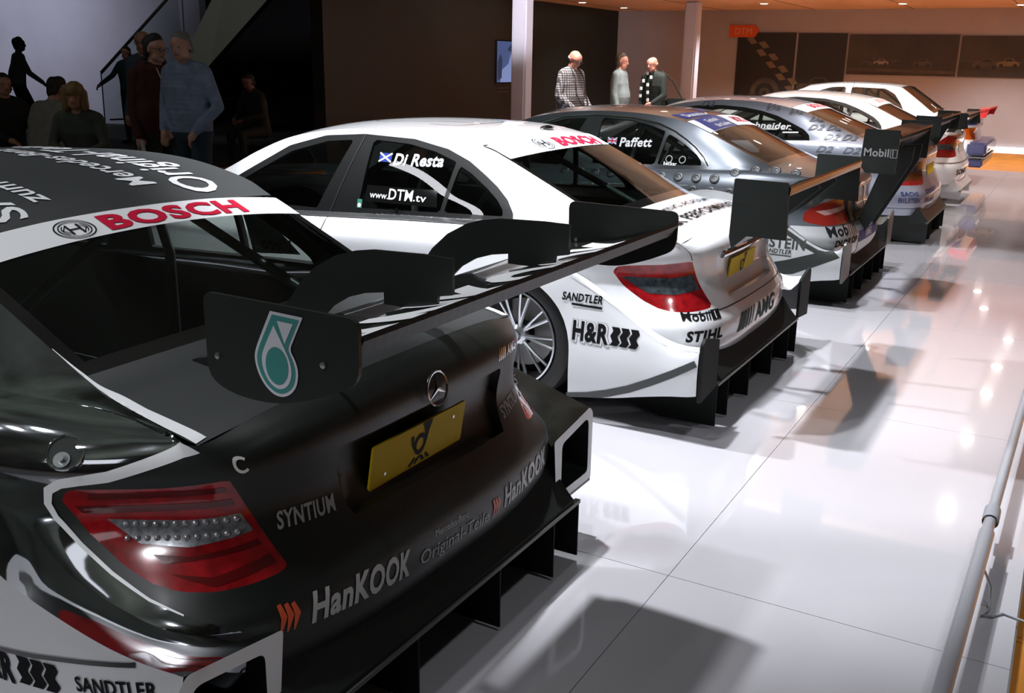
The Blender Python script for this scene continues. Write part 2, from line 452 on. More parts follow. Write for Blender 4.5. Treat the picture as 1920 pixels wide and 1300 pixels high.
# lower ring: per column 8 rows (x, y, z)
def ring_cols():
    A = [(0, -.02), (.28, -.018), (.467, 0.0), (.60, .058), (.69, .185), (.775, .36), (.83, .58), (.85, .83), (.855, 1.0)]
    B = [(0, -.10), (.28, -.097), (.50, -.075), (.66, -.03), (.76, .07), (.83, .30), (.85, .58), (.86, .83), (.86, 1.0)]
    r0 = [(0, .075, .838), (.28, .078, .835), (.47, .085, .825), (.635, .105, .80), (.642, .20, .822), (.655, .33, .835), (.71, .58, .846), (.74, .83, .84), (.75, 1.0, .835)]
    cols = []
    for i in range(9):
        ax, ay = A[i]; bx, by = B[i]; x0, y0, z0 = r0[i]
        z2 = .76 if i < 3 else .74
        r1 = (x0 + (ax - x0) * .55, y0 + (ay - y0) * .55, z0 - .02)
        cols.append([(x0, y0, z0), r1, (ax, ay, z2), (ax * 1.0, ay + .008, .62), (ax * .3 + bx * .7, ay * .4 + by * .6, .495), (bx, by, .435), (bx, by, .34), (bx * .985, by + .04, .25)])
    for g in GH[5:]:
        x, y, z = g[0]
        cols.append([(x, y, z), (x + .055, y, z - .028), (.855, y, z - .10), (.86, y, .60), (.862, y, .50), (.862, y, .42), (.86, y, .33), (.85, y, .24)])
    cols.append([(.74, 3.7, .74), (.79, 3.7, .72), (.85, 3.7, .66), (.86, 3.7, .58), (.86, 3.7, .5), (.86, 3.7, .42), (.86, 3.7, .33), (.85, 3.7, .24)])
    cols.append([(.70, 4.2, .66), (.75, 4.2, .65), (.80, 4.2, .60), (.82, 4.2, .54), (.83, 4.2, .48), (.83, 4.2, .42), (.83, 4.2, .33), (.82, 4.2, .24)])
    cols.append([(.60, 4.45, .58), (.63, 4.47, .57), (.66, 4.52, .54), (.68, 4.55, .50), (.70, 4.58, .46), (.70, 4.6, .40), (.70, 4.6, .33), (.69, 4.58, .24)])
    cols.append([(0, 4.55, .62), (0, 4.57, .6), (0, 4.62, .56), (0, 4.66, .5), (0, 4.7, .46), (0, 4.72, .40), (0, 4.72, .33), (0, 4.7, .24)])
    return cols

def make_patches(zmap, ymap, fine=1.0, xs=1.0):
    """T (trunk-glass-roof-bonnet), GL/GR (sides of the greenhouse), L (lower ring)"""
    def W(p):
        x, y, z = p; up = z > .5
        return np.array([x * xs, lerp_tab(ymap, y) if up else y, lerp_tab(zmap, z)])
    half = []
    for (yc, zc), (xe, ye, ze) in zip(TC, TE):
        row = []
        for r_ in XR:
            k = r_ ** 2.2
            row.append(W((xe * r_, yc + (ye - yc) * k, zc + (ze - zc) * k)))
        half.append(row)
    net = []
    for row in half:
        net.append([np.array([-p[0], p[1], p[2]]) for p in row[:0:-1]] + list(row))
    net = np.array(net)
    subs = [4, 8, 8, 12, 12, 7, 9, 9, 8, 7, 7, 7, 6, 5, 6, 5, 4]
    g, u, v = spl(net, [max(1, int(q * fine)) for q in subs], max(2, int(7 * fine)))
    T = Patch(g, g[..., :2].copy(), flip=True)
    T.u = u; T.v = v
    G = {}
    for sd in (-1, 1):
        rows = []
        for lo, hi in GH:
            a = W(lo); b_ = W(hi); r_ = []
            for t, bl in ((0, 0), (.3, .012), (.65, .014), (1, 0)):
                p = a + (b_ - a) * t; p[0] += bl; p[0] *= sd; r_.append(p)
            rows.append(r_)
        gg, _, _ = spl(np.array(rows), max(3, int(14 * fine)), max(3, int(9 * fine)))
        dom = np.stack([gg[..., 1] * sd, gg[..., 2]], -1)
        G[sd] = Patch(gg, dom, flip=(sd == -1))
    cols = [[W(p) for p in c] for c in ring_cols()]
    full = [[np.array([-p[0], p[1], p[2]]) for p in c] for c in cols[:0:-1]] + cols
    n = len(cols); sub = [8, 7, 8, 7, 8, 8, 8, 6, 7] + [7] * (len(GH) - 5) + [6, 5, 5, 5]
    sub = (sub + [6] * 30)[:n - 1]; sub = [max(1, int(q * fine)) for q in sub]
    gg, u, v = spl(np.array(full), sub[::-1] + sub, [max(1, int(q * fine)) for q in (3, 5, 8, 7, 4, 5, 5)])
    mid = gg[:, :, :]
    ref = gg[:, int(gg.shape[1] * .42)]; d = np.linalg.norm(np.diff(ref[:, :2], axis=0), axis=1); s_ = np.concatenate([[0], np.cumsum(d)]); s_ -= s_[len(s_) // 2]
    dom = np.stack([np.repeat(s_[:, None], gg.shape[1], 1), gg[..., 2]], -1)
    L = Patch(gg, dom, flip=True)
    L.s = s_; L.ref = ref
    h0 = len(s_) // 2; ys = ref[h0:, 1]; ss = s_[h0:]; k0 = int(np.argmax(ys > .3))
    L.side_s = lambda y: float(np.interp(y, ys[k0:int(len(ys) * .93)], ss[k0:int(len(ys) * .93)]))
    return T, G, L

IDM = [(-10, -10), (10, 10)]
MODELS = {0: (IDM, IDM), 1: (IDM, IDM),
          2: ([(-1, -1), (.78, .78), (.87, .89), (1.108, 1.115), (1.24, 1.24), (3, 3)], IDM),
          3: ([(-1, -1), (.7, .72), (.80, .85), (.87, .935), (1.108, 1.135), (1.16, 1.18), (1.24, 1.26), (3, 3.02)],
              [(-5, -5), (0, 0), (.49, .53), (1.015, 1.07), (1.15, 1.23), (1.8, 1.85), (9, 9)]),
          4: ([(-1, -1), (.7, .74), (.80, .84), (.87, .90), (1.108, 1.11), (1.16, 1.17), (1.24, 1.272), (3, 3.03)],
              [(-5, -5), (0, 0), (.49, .44), (1.015, .90), (1.15, 1.05), (1.8, 1.8), (9, 9)]),
          5: ([(-1, -1), (.5, .52), (.80, .90), (.87, .965), (1.108, 1.27), (1.16, 1.30), (1.24, 1.355), (3, 3.1)],
              [(-5, -5), (0, 0), (.49, .55), (1.015, .98), (1.15, 1.05), (1.8, 1.7), (9, 9)])}
CARX = [1.95, 4.75, 7.55, 10.35, 13.15, 15.95]
CARDY = [0, 0, 0, -.12, -.10, -.05]
#CARS-BEGIN
def G_poly(pts, sd): return [(y * sd, z) for y, z in pts]
def mir(pts): return [(-a, b_) for a, b_ in pts][::-1]
DLO = [(.895, .60), (.895, .842), (.905, .875), (.95, .93), (1.02, .985), (1.10, 1.035), (1.2, 1.092), (1.33, 1.142), (1.53, 1.180), (1.84, 1.190), (2.10, 1.170), (2.35, 1.105), (2.58, .985), (2.78, .875), (2.97, .78), (2.99, .60)]
QUART = [(.955, .858), (.962, .885), (1.00, .925), (1.07, .975), (1.17, 1.035), (1.243, 1.068), (1.282, .848)]
REARD = [(1.305, .846), (1.268, 1.085), (1.40, 1.128), (1.55, 1.155), (1.775, 1.166), (1.80, .828)]
FRONTD = [(2.07, .806), (1.905, 1.158), (2.08, 1.142), (2.32, 1.078), (2.52, .975), (2.70, .875), (2.82, .80)]
LAMP_A = [(-.958, .668), (-.952, .688), (-.93, .698), (-.84, .703), (-.75, .706), (-.615, .722), (-.56, .62), (-.505, .512), (-.58, .508), (-.66, .506), (-.74, .510), (-.79, .522), (-.84, .55), (-.91, .608)]
LAMP_C3 = [(-.83, .545), (-.80, .60), (-.72, .655), (-.60, .69), (-.45, .70), (-.40, .53), (-.55, .525), (-.70, .522)]
LAMP_C4 = [(-.86, .535), (-.86, .62), (-.82, .70), (-.70, .735), (-.50, .735), (-.44, .72), (-.43, .60), (-.44, .55), (-.50, .535)]
LAMP_C5 = [(-.80, .585), (-.80, .66), (-.76, .75), (-.70, .80), (-.62, .83), (-.46, .83), (-.43, .59), (-.60, .58)]
LAMP_C6 = [(-.78, .63), (-.78, .78), (-.70, .80), (-.36, .80), (-.36, .63), (-.60, .62)]

def wheel(parent, y, side, x=.875, r=.315):
    wname = empty('wheel', (0, 0, 0)); wname.parent = parent
    e = wname; s_ = side
    def X(t): return s_ * (x + t)
    tp = [(.235, X(-.27)), (.29, X(-.275)), (.312, X(-.25)), (r, X(-.2)), (r, X(-.05)), (.309, X(-.018)), (.29, X(-.004)), (.262, X(0)), (.245, X(-.006)), (.237, X(-.02)), (.235, X(-.05))]
    lathe('tyre', tp, RUB, e, 56, loc=(0, y, .315))
    lathe('rim', [(.238, X(-.018)), (.236, X(-.004)), (.228, X(-.002)), (.222, X(-.02)), (.216, X(-.05)), (.214, X(-.2)), (.236, X(-.25))], ALU, e, 56, loc=(0, y, .315))
    bm = bmesh.new()
    for k in range(10):
        for dd in (-.11, .11):
            a = 2 * PI * k / 10; a1 = a + dd
            c0 = Vector((X(-.075), y + math.cos(a) * .045, .315 + math.sin(a) * .045)); c1 = Vector((X(-.022), y + math.cos(a1) * .221, .315 + math.sin(a1) * .221))
            tube_bm(bm, [c0, c0.lerp(c1, .5) + Vector((s_ * .006, 0, 0)), c1], [.0095, .0075, .0085], 6)
    bm_obj('spokes', bm, ALU, e, True)
    lathe('wheel_nut', [(0, X(-.045)), (.025, X(-.045)), (.03, X(-.06)), (.05, X(-.07)), (.05, X(-.1))], ALU, e, 20, loc=(0, y, .315))
    lathe('brake_disc', [(.06, X(-.14)), (.165, X(-.14)), (.165, X(-.165)), (.06, X(-.165))], mat('disc_steel', (.25, .24, .23), .4, .9), e, 32, loc=(0, y, .315))
    return e

def flare_patch(kind, sd):
    if kind == 'box':
        R = [(-.075, (.615, .425), (.865, .462), (.885, .40), (.89, .30), (.885, .205)),
             (.02, (.70, .435), (.89, .478), (.905, .41), (.91, .30), (.90, .19)),
             (.136, (.772, .466), (.908, .505), (.918, .43), (.92, .30), (.912, .165)),
             (.314, (.797, .525), (.922, .558), (.928, .46), (.93, .30), (.925, .13)),
             (.43, (.80, .598), (.925, .615), (.93, .50), (.93, .30), (.925, .11)),
             (.55, (.815, .68), (.918, .675), (.93, .55), (.93, .30), (.925, .10)),
             (.69, (.83, .735), (.91, .72), (.93, .58), (.93, .30), (.925, .10)),
             (.83, (.84, .75), (.905, .735), (.93, .60), (.93, .30), (.925, .10)),
             (1.0, (.845, .73), (.90, .71), (.925, .56), (.925, .30), (.92, .10)),
             (1.2, (.85, .65), (.885, .62), (.905, .50), (.905, .30), (.90, .10)),
             (1.4, (.855, .55), (.862, .52), (.868, .44), (.868, .30), (.86, .12))]
    else:
        R = [(-.11, (.70, .425), (.915, .428), (.93, .38), (.935, .30), (.93, .215)),
             (-.07, (.735, .395), (.915, .400), (.93, .365), (.935, .30), (.93, .205)),
             (.02, (.76, .40), (.905, .402), (.922, .36), (.93, .29), (.925, .19)),
             (.136, (.78, .445), (.895, .45), (.915, .39), (.925, .28), (.92, .165)),
             (.27, (.79, .53), (.885, .528), (.908, .43), (.925, .28), (.92, .135)),
             (.40, (.80, .61), (.882, .60), (.905, .47), (.925, .28), (.92, .115)),
             (.51, (.81, .675), (.88, .660), (.90, .52), (.925, .28), (.92, .10)),
             (.66, (.83, .73), (.88, .71), (.91, .56), (.925, .28), (.92, .10)),
             (.83, (.84, .75), (.885, .73), (.915, .58), (.925, .28), (.92, .10)),
             (1.0, (.845, .73), (.885, .70), (.91, .55), (.92, .28), (.92, .10)),
             (1.2, (.85, .65), (.875, .62), (.895, .49), (.90, .28), (.90, .10)),
             (1.4, (.855, .55), (.862, .52), (.868, .44), (.868, .28), (.86, .12))]
    rows = []
    for y, *pp in R:
        q = [np.array([x, y, z]) for x, z in pp]
        a, b_ = q[0], q[1]
        b_ = b_ + np.array([.006, 0, 0]); a = a + np.array([-.05 if kind == 'fin' else -.012, 0, -.03 if kind == 'fin' else -.012])
        row = [a, a * .5 + b_ * .5 + np.array([0, 0, .003 if kind == 'box' else -.004]), b_ * .93 + a * .07, b_, b_ * .9 + q[2] * .1] + q[2:]
        rows.append([np.array([p[0] * sd, p[1], p[2]]) for p in row])
    g, _, _ = spl(np.array(rows), 8, [3, 3, 1, 1, 5, 6, 6])
    dom = np.stack([g[..., 1] * sd, g[..., 2]], -1)
    P_ = Patch(g, dom, flip=(sd == 1))
    J_ = g.shape[1]; P_.tri = [q for q in P_.tri if min(v_ % J_ for v_ in q) >= 7]; P_.bvh = BVHTree.FromPolygons(P_.v2, P_.tri)
    c = [(sd * (.83 + .335 * math.cos(a)), .30 + .335 * math.sin(a)) for a in [PI * k / 24 for k in range(25)]]
    c = c + [(sd * (.83 - .335), -.1), (sd * (.83 + .335), -.1)]
    P_.cut(c, 'hole')
    return P_, g

STAR_V, STAR_F = ring2d(0, 0, .86, 1.0, 32)
def star2d():
    parts = [(STAR_V, STAR_F)]
    for k in range(3):
        a = PI / 2 + k * 2 * PI / 3
        p = [(.9 * math.cos(a), .9 * math.sin(a)), (.12 * math.cos(a + PI / 3), .12 * math.sin(a + PI / 3)), (0, 0), (.12 * math.cos(a - PI / 3), .12 * math.sin(a - PI / 3))]
        parts.append((np.array(p), [(0, 1, 2, 3)]))
    return join2d(*parts)
def bosch_anchor():
    t = .05; r = .52
    parts = [ring2d(0, 0, .93, 1.0), ring2d(0, 0, .74, .80)]
    parts.append((np.array([(-.28, -.06), (.28, -.06), (.28, .06), (-.28, .06)]), [(0, 1, 2, 3)]))
    for s_ in (-1, 1):
        parts.append((np.array([(s_ * .28 - .05, -.5), (s_ * .28 + .05, -.5), (s_ * .28 + .05, .5), (s_ * .28 - .05, .5)]), [(0, 1, 2, 3)]))
        a = circ(0, 0, .62, n=10, a0=-.75 if s_ > 0 else PI - .75, a1=.75 if s_ > 0 else PI + .75)
        parts.append(stroke2d(a, .05)); parts.append(poly2d([(s_ * .28, .52), (s_ * .62, .0), (s_ * .55, 0), (s_ * .33, .34)][::s_])); parts.append(poly2d([(s_ * .28, -.52), (s_ * .62, .0), (s_ * .55, 0), (s_ * .33, -.34)][::-s_]))
    return join2d(*parts)
def horn2d():
    """post horn: loop, bell and mouthpiece with the cord tassels"""
    p = [ring2d(-.02, .10, .20, .34, 32, .80)]
    p.append(poly2d([(.16, .02), (.27, .10), (.33, .40), (.46, .74), (.02, .74), (.16, .45), (.20, .25)]))
    p.append(stroke2d([(-.22, -.02), (-.34, .20), (-.40, .46)], [.10, .11, .12]))
    for x0 in (-.42, -.20): p.append(stroke2d([(x0, -.50), (x0 + .24, -.30)], .075))
    for x0 in (.02, .24): p.append(poly2d([(x0, -.30), (x0 + .10, -.30), (x0 + .26, -.50), (x0 + .10, -.50)]))
    return join2d(*p)
def hankook_mark():
    p = []
    for k in range(3):
        x = k * .24
        p.append(stroke2d([(x + .0, .95 - .03 * k), (x + .14, .5), (x + .0, -.05)], [.14, .22, .05]))
    return join2d(*p)
def springs2d():
    p = []
    for k in range(3):
        x = k * .42; p.append(poly2d([(x, 1), (x + .34, 1), (x + .42, .78), (x + .28, .5), (x + .42, .22), (x + .30, 0), (x - .04, 0), (x + .08, .22), (x - .04, .5), (x + .08, .78)]))
    return join2d(*p)
def words(s, h_, x, y, bold=.0, shear=0.0, sx=None, rot=0, center=False, width=None):
    bold = -bold if bold < 0 else min(bold * 1.35, .026) if bold >= .009 else bold
    v, f, wd = text2d(s, bold, shear)
    k = h_ if width is None else width / wd
    if center: x = x - (wd * k / 2) * math.cos(rot); y = y - (wd * k / 2) * math.sin(rot)
    return xf((v, f), k, h_, x, y, rot)

def endplate(name, poly, x, parent, r=.02, t=.008, m_=None): return plate(name, rounded(poly, r), t, m_ or BLK, parent, 'YZ', x)
def wing_plane(name, x0, x1, prof, parent, m_):
    """prof: closed (y,z) section swept across"""
    n = len(prof); vs = []; fs = []
    for x in (x0, x1): vs += [(x, y, z) for y, z in prof]
    for k in range(n): fs.append((k, (k + 1) % n, n + (k + 1) % n, n + k))
    fs.append(tuple(range(n))[::-1]); fs.append(tuple(range(n, 2 * n)))
    bm = bmesh.new(); V = [bm.verts.new(v) for v in vs]
    for f in fs: bm.faces.new([V[i] for i in f])
    bmesh.ops.recalc_face_normals(bm, faces=bm.faces)
    return bm_obj(name, bm, m_, parent, smooth=True, sharp=30)
def airfoil(le, te, th=.022, camber=-.02, n=12):
    """section from leading edge le=(y,z) to trailing edge te, closed polygon; top first"""
    le = Vector(le); te = Vector(te); d = te - le; nn = Vector((-d.y, d.x)).normalized()
    if nn.y < 0: nn = -nn
    up = []; lo = []
    for k in range(n + 1):
        t = k / n; c = camber * math.sin(PI * t); h_ = th * (math.sqrt(max(t, 0)) * 1.6 * (1 - t) + .10)
        p = le + d * t; up.append(tuple(p + nn * (c + h_ * .5))); lo.append(tuple(p + nn * (c - h_ * .5)))
    return up, up + lo[::-1]

def car(i, cfg):
    """one touring car; cfg holds its paint, window shapes, lamps and lettering"""
    T, G, L = make_patches(*MODELS[i], fine=cfg.get('fine', 1.0))
    zm, ym = MODELS[i]
    root = empty('race_car', (CARX[i], 1.36 + CARDY[i], 0), 0, cfg['label'], 'car', 'touring cars parked in a row')
    paint = cfg['paint']; roofp = cfg.get('roof', paint)
    def yz(p): return [(lerp_tab(ym, y) if z > .5 else y, lerp_tab(zm, z)) for y, z in p]
    # ---- labels on T by parameter rows
    I, J = T.gi, T.gj; k = 0
    for a in range(I - 1):
        um = (T.u[a] + T.u[a + 1]) / 2
        for b_ in range(J - 1):
            vm = abs((T.v[b_] + T.v[b_ + 1]) / 2 - (len(XR) - 1))
            l = 'deck' if um < 3 else 'rear_glass' if um < cfg.get('roof_u', 6) else 'roof' if um < 10.5 else 'windshield' if um < 13 else 'bonnet'
            if l == 'rear_glass' and (vm > 4.55 or um < 3.22): l = 'frit'
            T.lab[k] = l; k += 1
    W4 = lambda u: u
    # ---- sides
    dlo = cfg.get('dlo', DLO); panes = cfg.get('panes', [('quarter_window', QUART), ('rear_door_window', REARD), ('front_door_window', FRONTD)])
    for sd in (-1, 1):
        G[sd].cut(G_poly(yz(dlo), sd), 'frame')
        for nm, p in panes: G[sd].cut(G_poly(yz(p), sd), nm, only=('frame',))
    # ---- lower ring
    for yc in (.83, 3.59):
        c = [(L.side_s(yc + .35 * math.cos(a)), .30 + .35 * math.sin(a)) for a in [PI * q / 20 for q in range(21)]]
        c = [c[0]] + c + []
        poly = [(a, b_) for a, b_ in c] + [(L.side_s(yc - .35), 0), (L.side_s(yc + .35), 0)]
        L.cut(poly, 'hole'); L.cut(mir(poly), 'hole')
    lamp = cfg['lamp']
    fuel = cfg.get('lamps', True)
    L.cut(lamp, 'lamp_left'); L.cut(mir(lamp), 'lamp_right')
    film = cfg.get('film')
    if film: L.cut(film, 'film', only=('body',))
    rec = cfg.get('recess')
    if rec:
        L.cut(rec, 'recess', only=('body', 'film'))
        use = {}
        for f, l in zip(L.faces, L.lab):
            for q in f: use.setdefault(q, set()).add(l)
        for q, ls in use.items():
            if ls == {'recess'}: p = L.pos[q]; L.pos[q] = (p[0], p[1] + .022, p[2])
    dark = cfg.get('recess_mat', paint)
    V, F = L.take(('body',)); b1 = mesh_obj('lower_body', V, F, paint, root, True, sharp=50)
    if film:
        V, F = L.take(('film',)); mesh_obj('rear_panel_film', V, F, cfg['film_mat'], root, True, sharp=50)
    if rec:
        V, F = L.take(('recess',)); mesh_obj('plate_recess', V, F, dark, root, True, sharp=50)
    V, F = merge(G[-1].take(('body',)), G[1].take(('body',)))
    up = mesh_obj('roof_pillars', V, F, cfg.get('pillar', paint), root, True)
    V, F = T.take(('roof',)); mesh_obj('roof', V, F, roofp, root, True)
    V, F = T.take(('deck',)); mesh_obj('boot_lid', V, F, cfg.get('deck', paint), root, True)
    V, F = T.take(('bonnet',)); mesh_obj('bonnet', V, F, paint, root, True)
    V, F = T.take(('frit',)); mesh_obj('rear_window_border', V, F, cfg.get('frit', BLKGLOSS), root, True)
    gm = cfg.get('rglass', glass('tinted_glass', (.30, .34, .32)))
    V, F = T.take(('rear_glass',)); mesh_obj('rear_window', V, F, gm, root, True)
    V, F = T.take(('windshield',)); mesh_obj('windshield', V, F, glass('clear_glass', (.55, .6, .58)), root, True)
    fr = cfg.get('frame_mat', mat('frame_black', (.006, .007, .007), .4, coat=.15))
    for sd in (-1, 1):
        V, F = G[sd].take(('frame',)); o = mesh_obj('window_frame', V, F, fr, root, True)
        for nm, p in panes:
            V, F = G[sd].take((nm,)); mesh_obj(nm, V, F, cfg.get('sglass', glass('side_glass', (.66, .70, .68))), root, True)
        for nm, p in panes:
            V, F = G[sd].rim(nm, .018); mesh_obj('window_seal', V, F, RUB, root, False)
    # ---- lamps with their bands
    for side, nm in ((-1, 'lamp_left'), (1, 'lamp_right')):
        V, F = L.take((nm,)); lo = mesh_obj('tail_lamp', V, F, cfg['lamp_mat'], root, True)
        for bn, pl, mm in cfg['bands']:
            L.decal(bn, poly2d(rounded(pl, .004)) if side < 0 else poly2d(mir(rounded(pl, .004))), mm, lo, .0012)
    # ---- interior
    inn = mat('cabin_dark', (.015, .016, .015), .7)
    boxobj('cabin_floor', -.72, .72, .30, 3.2, .22, .30, inn, root)
    boxobj('parcel_shelf', -.56, .56, .42, .80, .74, .76, mat('shelf_dark', (.16, .18, .165), .6), root)
    for z_, nm in ((.55, 'door_lining'),):
        for sd in (-1, 1): boxobj(nm, sd * .74 - .01, sd * .74 + .01, .9, 3.0, .30, .775, inn, root)
    cage = mat('roll_cage_steel', (.10, .11, .11), .35, .4)
    tops = lerp_tab(zm, 1.15) - .04
    for sd in (-1, 1): tube('roll_cage_tube', [(sd * .60, 1.55, .3), (sd * .60, 1.55, .85), (sd * .50, 1.52, tops), (0, 1.52, tops + .03)], .02, cage, root)
    tube('roll_cage_tube', [(-.55, .75, .76), (-.48, 1.5, tops)], .018, cage, root); tube('roll_cage_tube', [(.55, .75, .76), (.48, 1.5, tops)], .018, cage, root)
    tube('roll_cage_tube', [(-.56, 1.53, .45), (.5, 1.53, tops - .03)], .018, cage, root)
    bm = bmesh.new(); box(bm, -.60, -.12, 1.62, 1.95, .30, .42, .04); box(bm, -.58, -.14, 1.56, 1.70, .38, .98, .05); box(bm, -.56, -.50, 1.6, 1.86, .8, 1.0, .02); box(bm, -.22, -.16, 1.6, 1.86, .8, 1.0, .02)
    bm_obj('bucket_seat', bm, mat('seat_black', (.02, .02, .02), .8), root, True)
    # ---- wheels
    wheel(root, .83, -1, cfg.get('wx', .875)); wheel(root, .83, 1, cfg.get('wx', .875)); wheel(root, 3.59, -1, .85); wheel(root, 3.59, 1, .85)
    for yc in (.83, 3.59):
        for sd in (-1, 1):
            n = 20; vs = []; fs = []
            for q in range(n + 1):
                a = PI * q / n
                for x in (.48, .84): vs.append((sd * x, yc + .352 * math.cos(a), .30 + .352 * math.sin(a)))
            for q in range(n): fs.append((2 * q, 2 * q + 1, 2 * q + 3, 2 * q + 2))
            mesh_obj('wheel_arch_liner', vs, fs, RUB, root)
    boxobj('underbody', -.60, .60, .3, 4.5, .14, .23, RUB, root)
    return root, T, G, L

def diffuser(root, m_, lip=-.13, half=.66, fences=(-.70, -.53, -.2, .2, .53, .70), zf=.012, shelf=True):
    prof = [(-.05, .33), (-.09, .27), (lip, .225), (lip, .205), (.45, .13), (.45, .24), (.1, .30)]
    o = wing_plane('diffuser', -half, half, prof, root, m_)
    bm = bmesh.new(); box(bm, -half - .04, half + .04, lip - .006, lip + .012, .200, .212)
    bm_obj('diffuser_lip', bm, mat('lip_edge', (.06, .065, .055), .35), root)
    for x in fences: plate('diffuser_fence', [(lip, .208), (lip, zf), (lip + .26, zf), (.45, .10), (.45, .13)], .006, m_, root, 'YZ', x)
    return o
def flares(root, kind, m_, shelf_m=None, lamp=None):
    out = []
    for sd in (-1, 1):
        P_, g = flare_patch(kind, sd)
        # split the shelf (first rows) from the flank by grid column
        V, F = P_.take(('body',))
        if shelf_m:
            A = []; B = []
            for f in F:
                p = [Vector(V[q]) for q in f[:4]]; n_ = (p[1] - p[0]).cross(p[-1] - p[0])
                (A if abs(n_.normalized().z) > .62 else B).append(f)
            mesh_obj('fender_flare', V, B, m_, root, True, sharp=45); mesh_obj('flare_shelf', V, A, shelf_m, root, True, sharp=45)
        else: mesh_obj('fender_flare', V, F, m_, root, True, sharp=45)
        out.append(P_)
    return out

REDG = mat('lamp_red', (.27, .006, .009), .12, coat=1.0, noise=.35, nscale=30)
REDD = mat('lamp_red_dark', (.10, .004, .005), .12, coat=1.0)
CLEAR = mat('lamp_clear', (.30, .31, .33), .18, .6, coat=1.0, noise=.5, nscale=60)
SMOKE = mat('lamp_smoked', (.06, .075, .085), .15, .3, coat=1.0, noise=.5, nscale=40)
AMBER = mat('lamp_amber', (.55, .10, .01), .15, coat=1.0)
YEL = mat('plate_yellow', (.64, .45, .010), .6, spec=.12)
MATB = mat('black_film', (.009, .012, .010), .42, coat=.06, coat_rough=.2)
ROOFB = mat('roof_film', (.025, .028, .029), .55, bump=.03, bscale=900)

def band(s0, s1, z0a, z0b, z1a, z1b):
    """slanted band between s0 and s1"""
    return [(s0, z0a), (s1, z0b), (s1, z1b), (s0, z1a)]
def number_plate(root, x, z, w_, h_, y, tilt, yel=YEL):
    o = empty('number_plate', (0, 0, 0)); o.parent = root
    Q = Matrix.Rotation(tilt, 4, 'X')
    def place(vf, off): return [Vector((x, y, z)) + Q @ Vector((a, -off, b_)) for a, b_ in vf[0]]
    pl = poly2d(rounded([(-w_ / 2, -h_ / 2), (w_ / 2, -h_ / 2), (w_ / 2, h_ / 2), (-w_ / 2, h_ / 2)], .008))
    vs = place(pl, 0.006) ; mesh_obj('plate_panel', vs + place(pl, 0), pl[1] + [tuple(q + len(vs) for q in f[::-1]) for f in pl[1]] + [(k, (k + 1) % len(vs), (k + 1) % len(vs) + len(vs), k + len(vs)) for k in range(len(vs))], yel, o)
    hn = xf(horn2d(), h_ * .84, h_ * .74, 0, -.03 * h_ - .004); mesh_obj('post_horn_emblem', place(hn, .0075), hn[1], MATBLK, o)
    for sx, sz in ((-.36, -.25), (.36, .25)):
        c = poly2d(circ(sx * w_, sz * h_, .0045, n=10)); mesh_obj('plate_screw', place(c, .0085), c[1], ALU, o)
    return o
def star_badge(root, x, z, y, r=.042, nrm=(0, -1, .15)):
    bm = bmesh.new(); n = Vector(nrm).normalized(); ux = Vector((1, 0, 0)); uy = n.cross(ux) * -1
    if uy.z < 0: uy = -uy
    c = Vector((x, y, z))
    pts = [c + (ux * math.cos(a) + uy * math.sin(a)) * r for a in [2 * PI * k / 28 for k in range(29)]]
    tube_bm(bm, pts, .0032, 6)
    for k in range(3):
        a = PI / 2 + k * 2 * PI / 3; tube_bm(bm, [c, c + (ux * math.cos(a) + uy * math.sin(a)) * r], [.006, .0015], 5)
    return bm_obj('star_badge', bm, CHROME, root, True)
def c_badge(root, L, s_, z, m_=None, h_=.036):
    a = circ(0, 0, .5, n=14, a0=.75, a1=2 * PI - .75); return L.decal('letter_badge', xf(stroke2d(a, .22), h_ * .9, h_, s_, z), m_, root, .004)

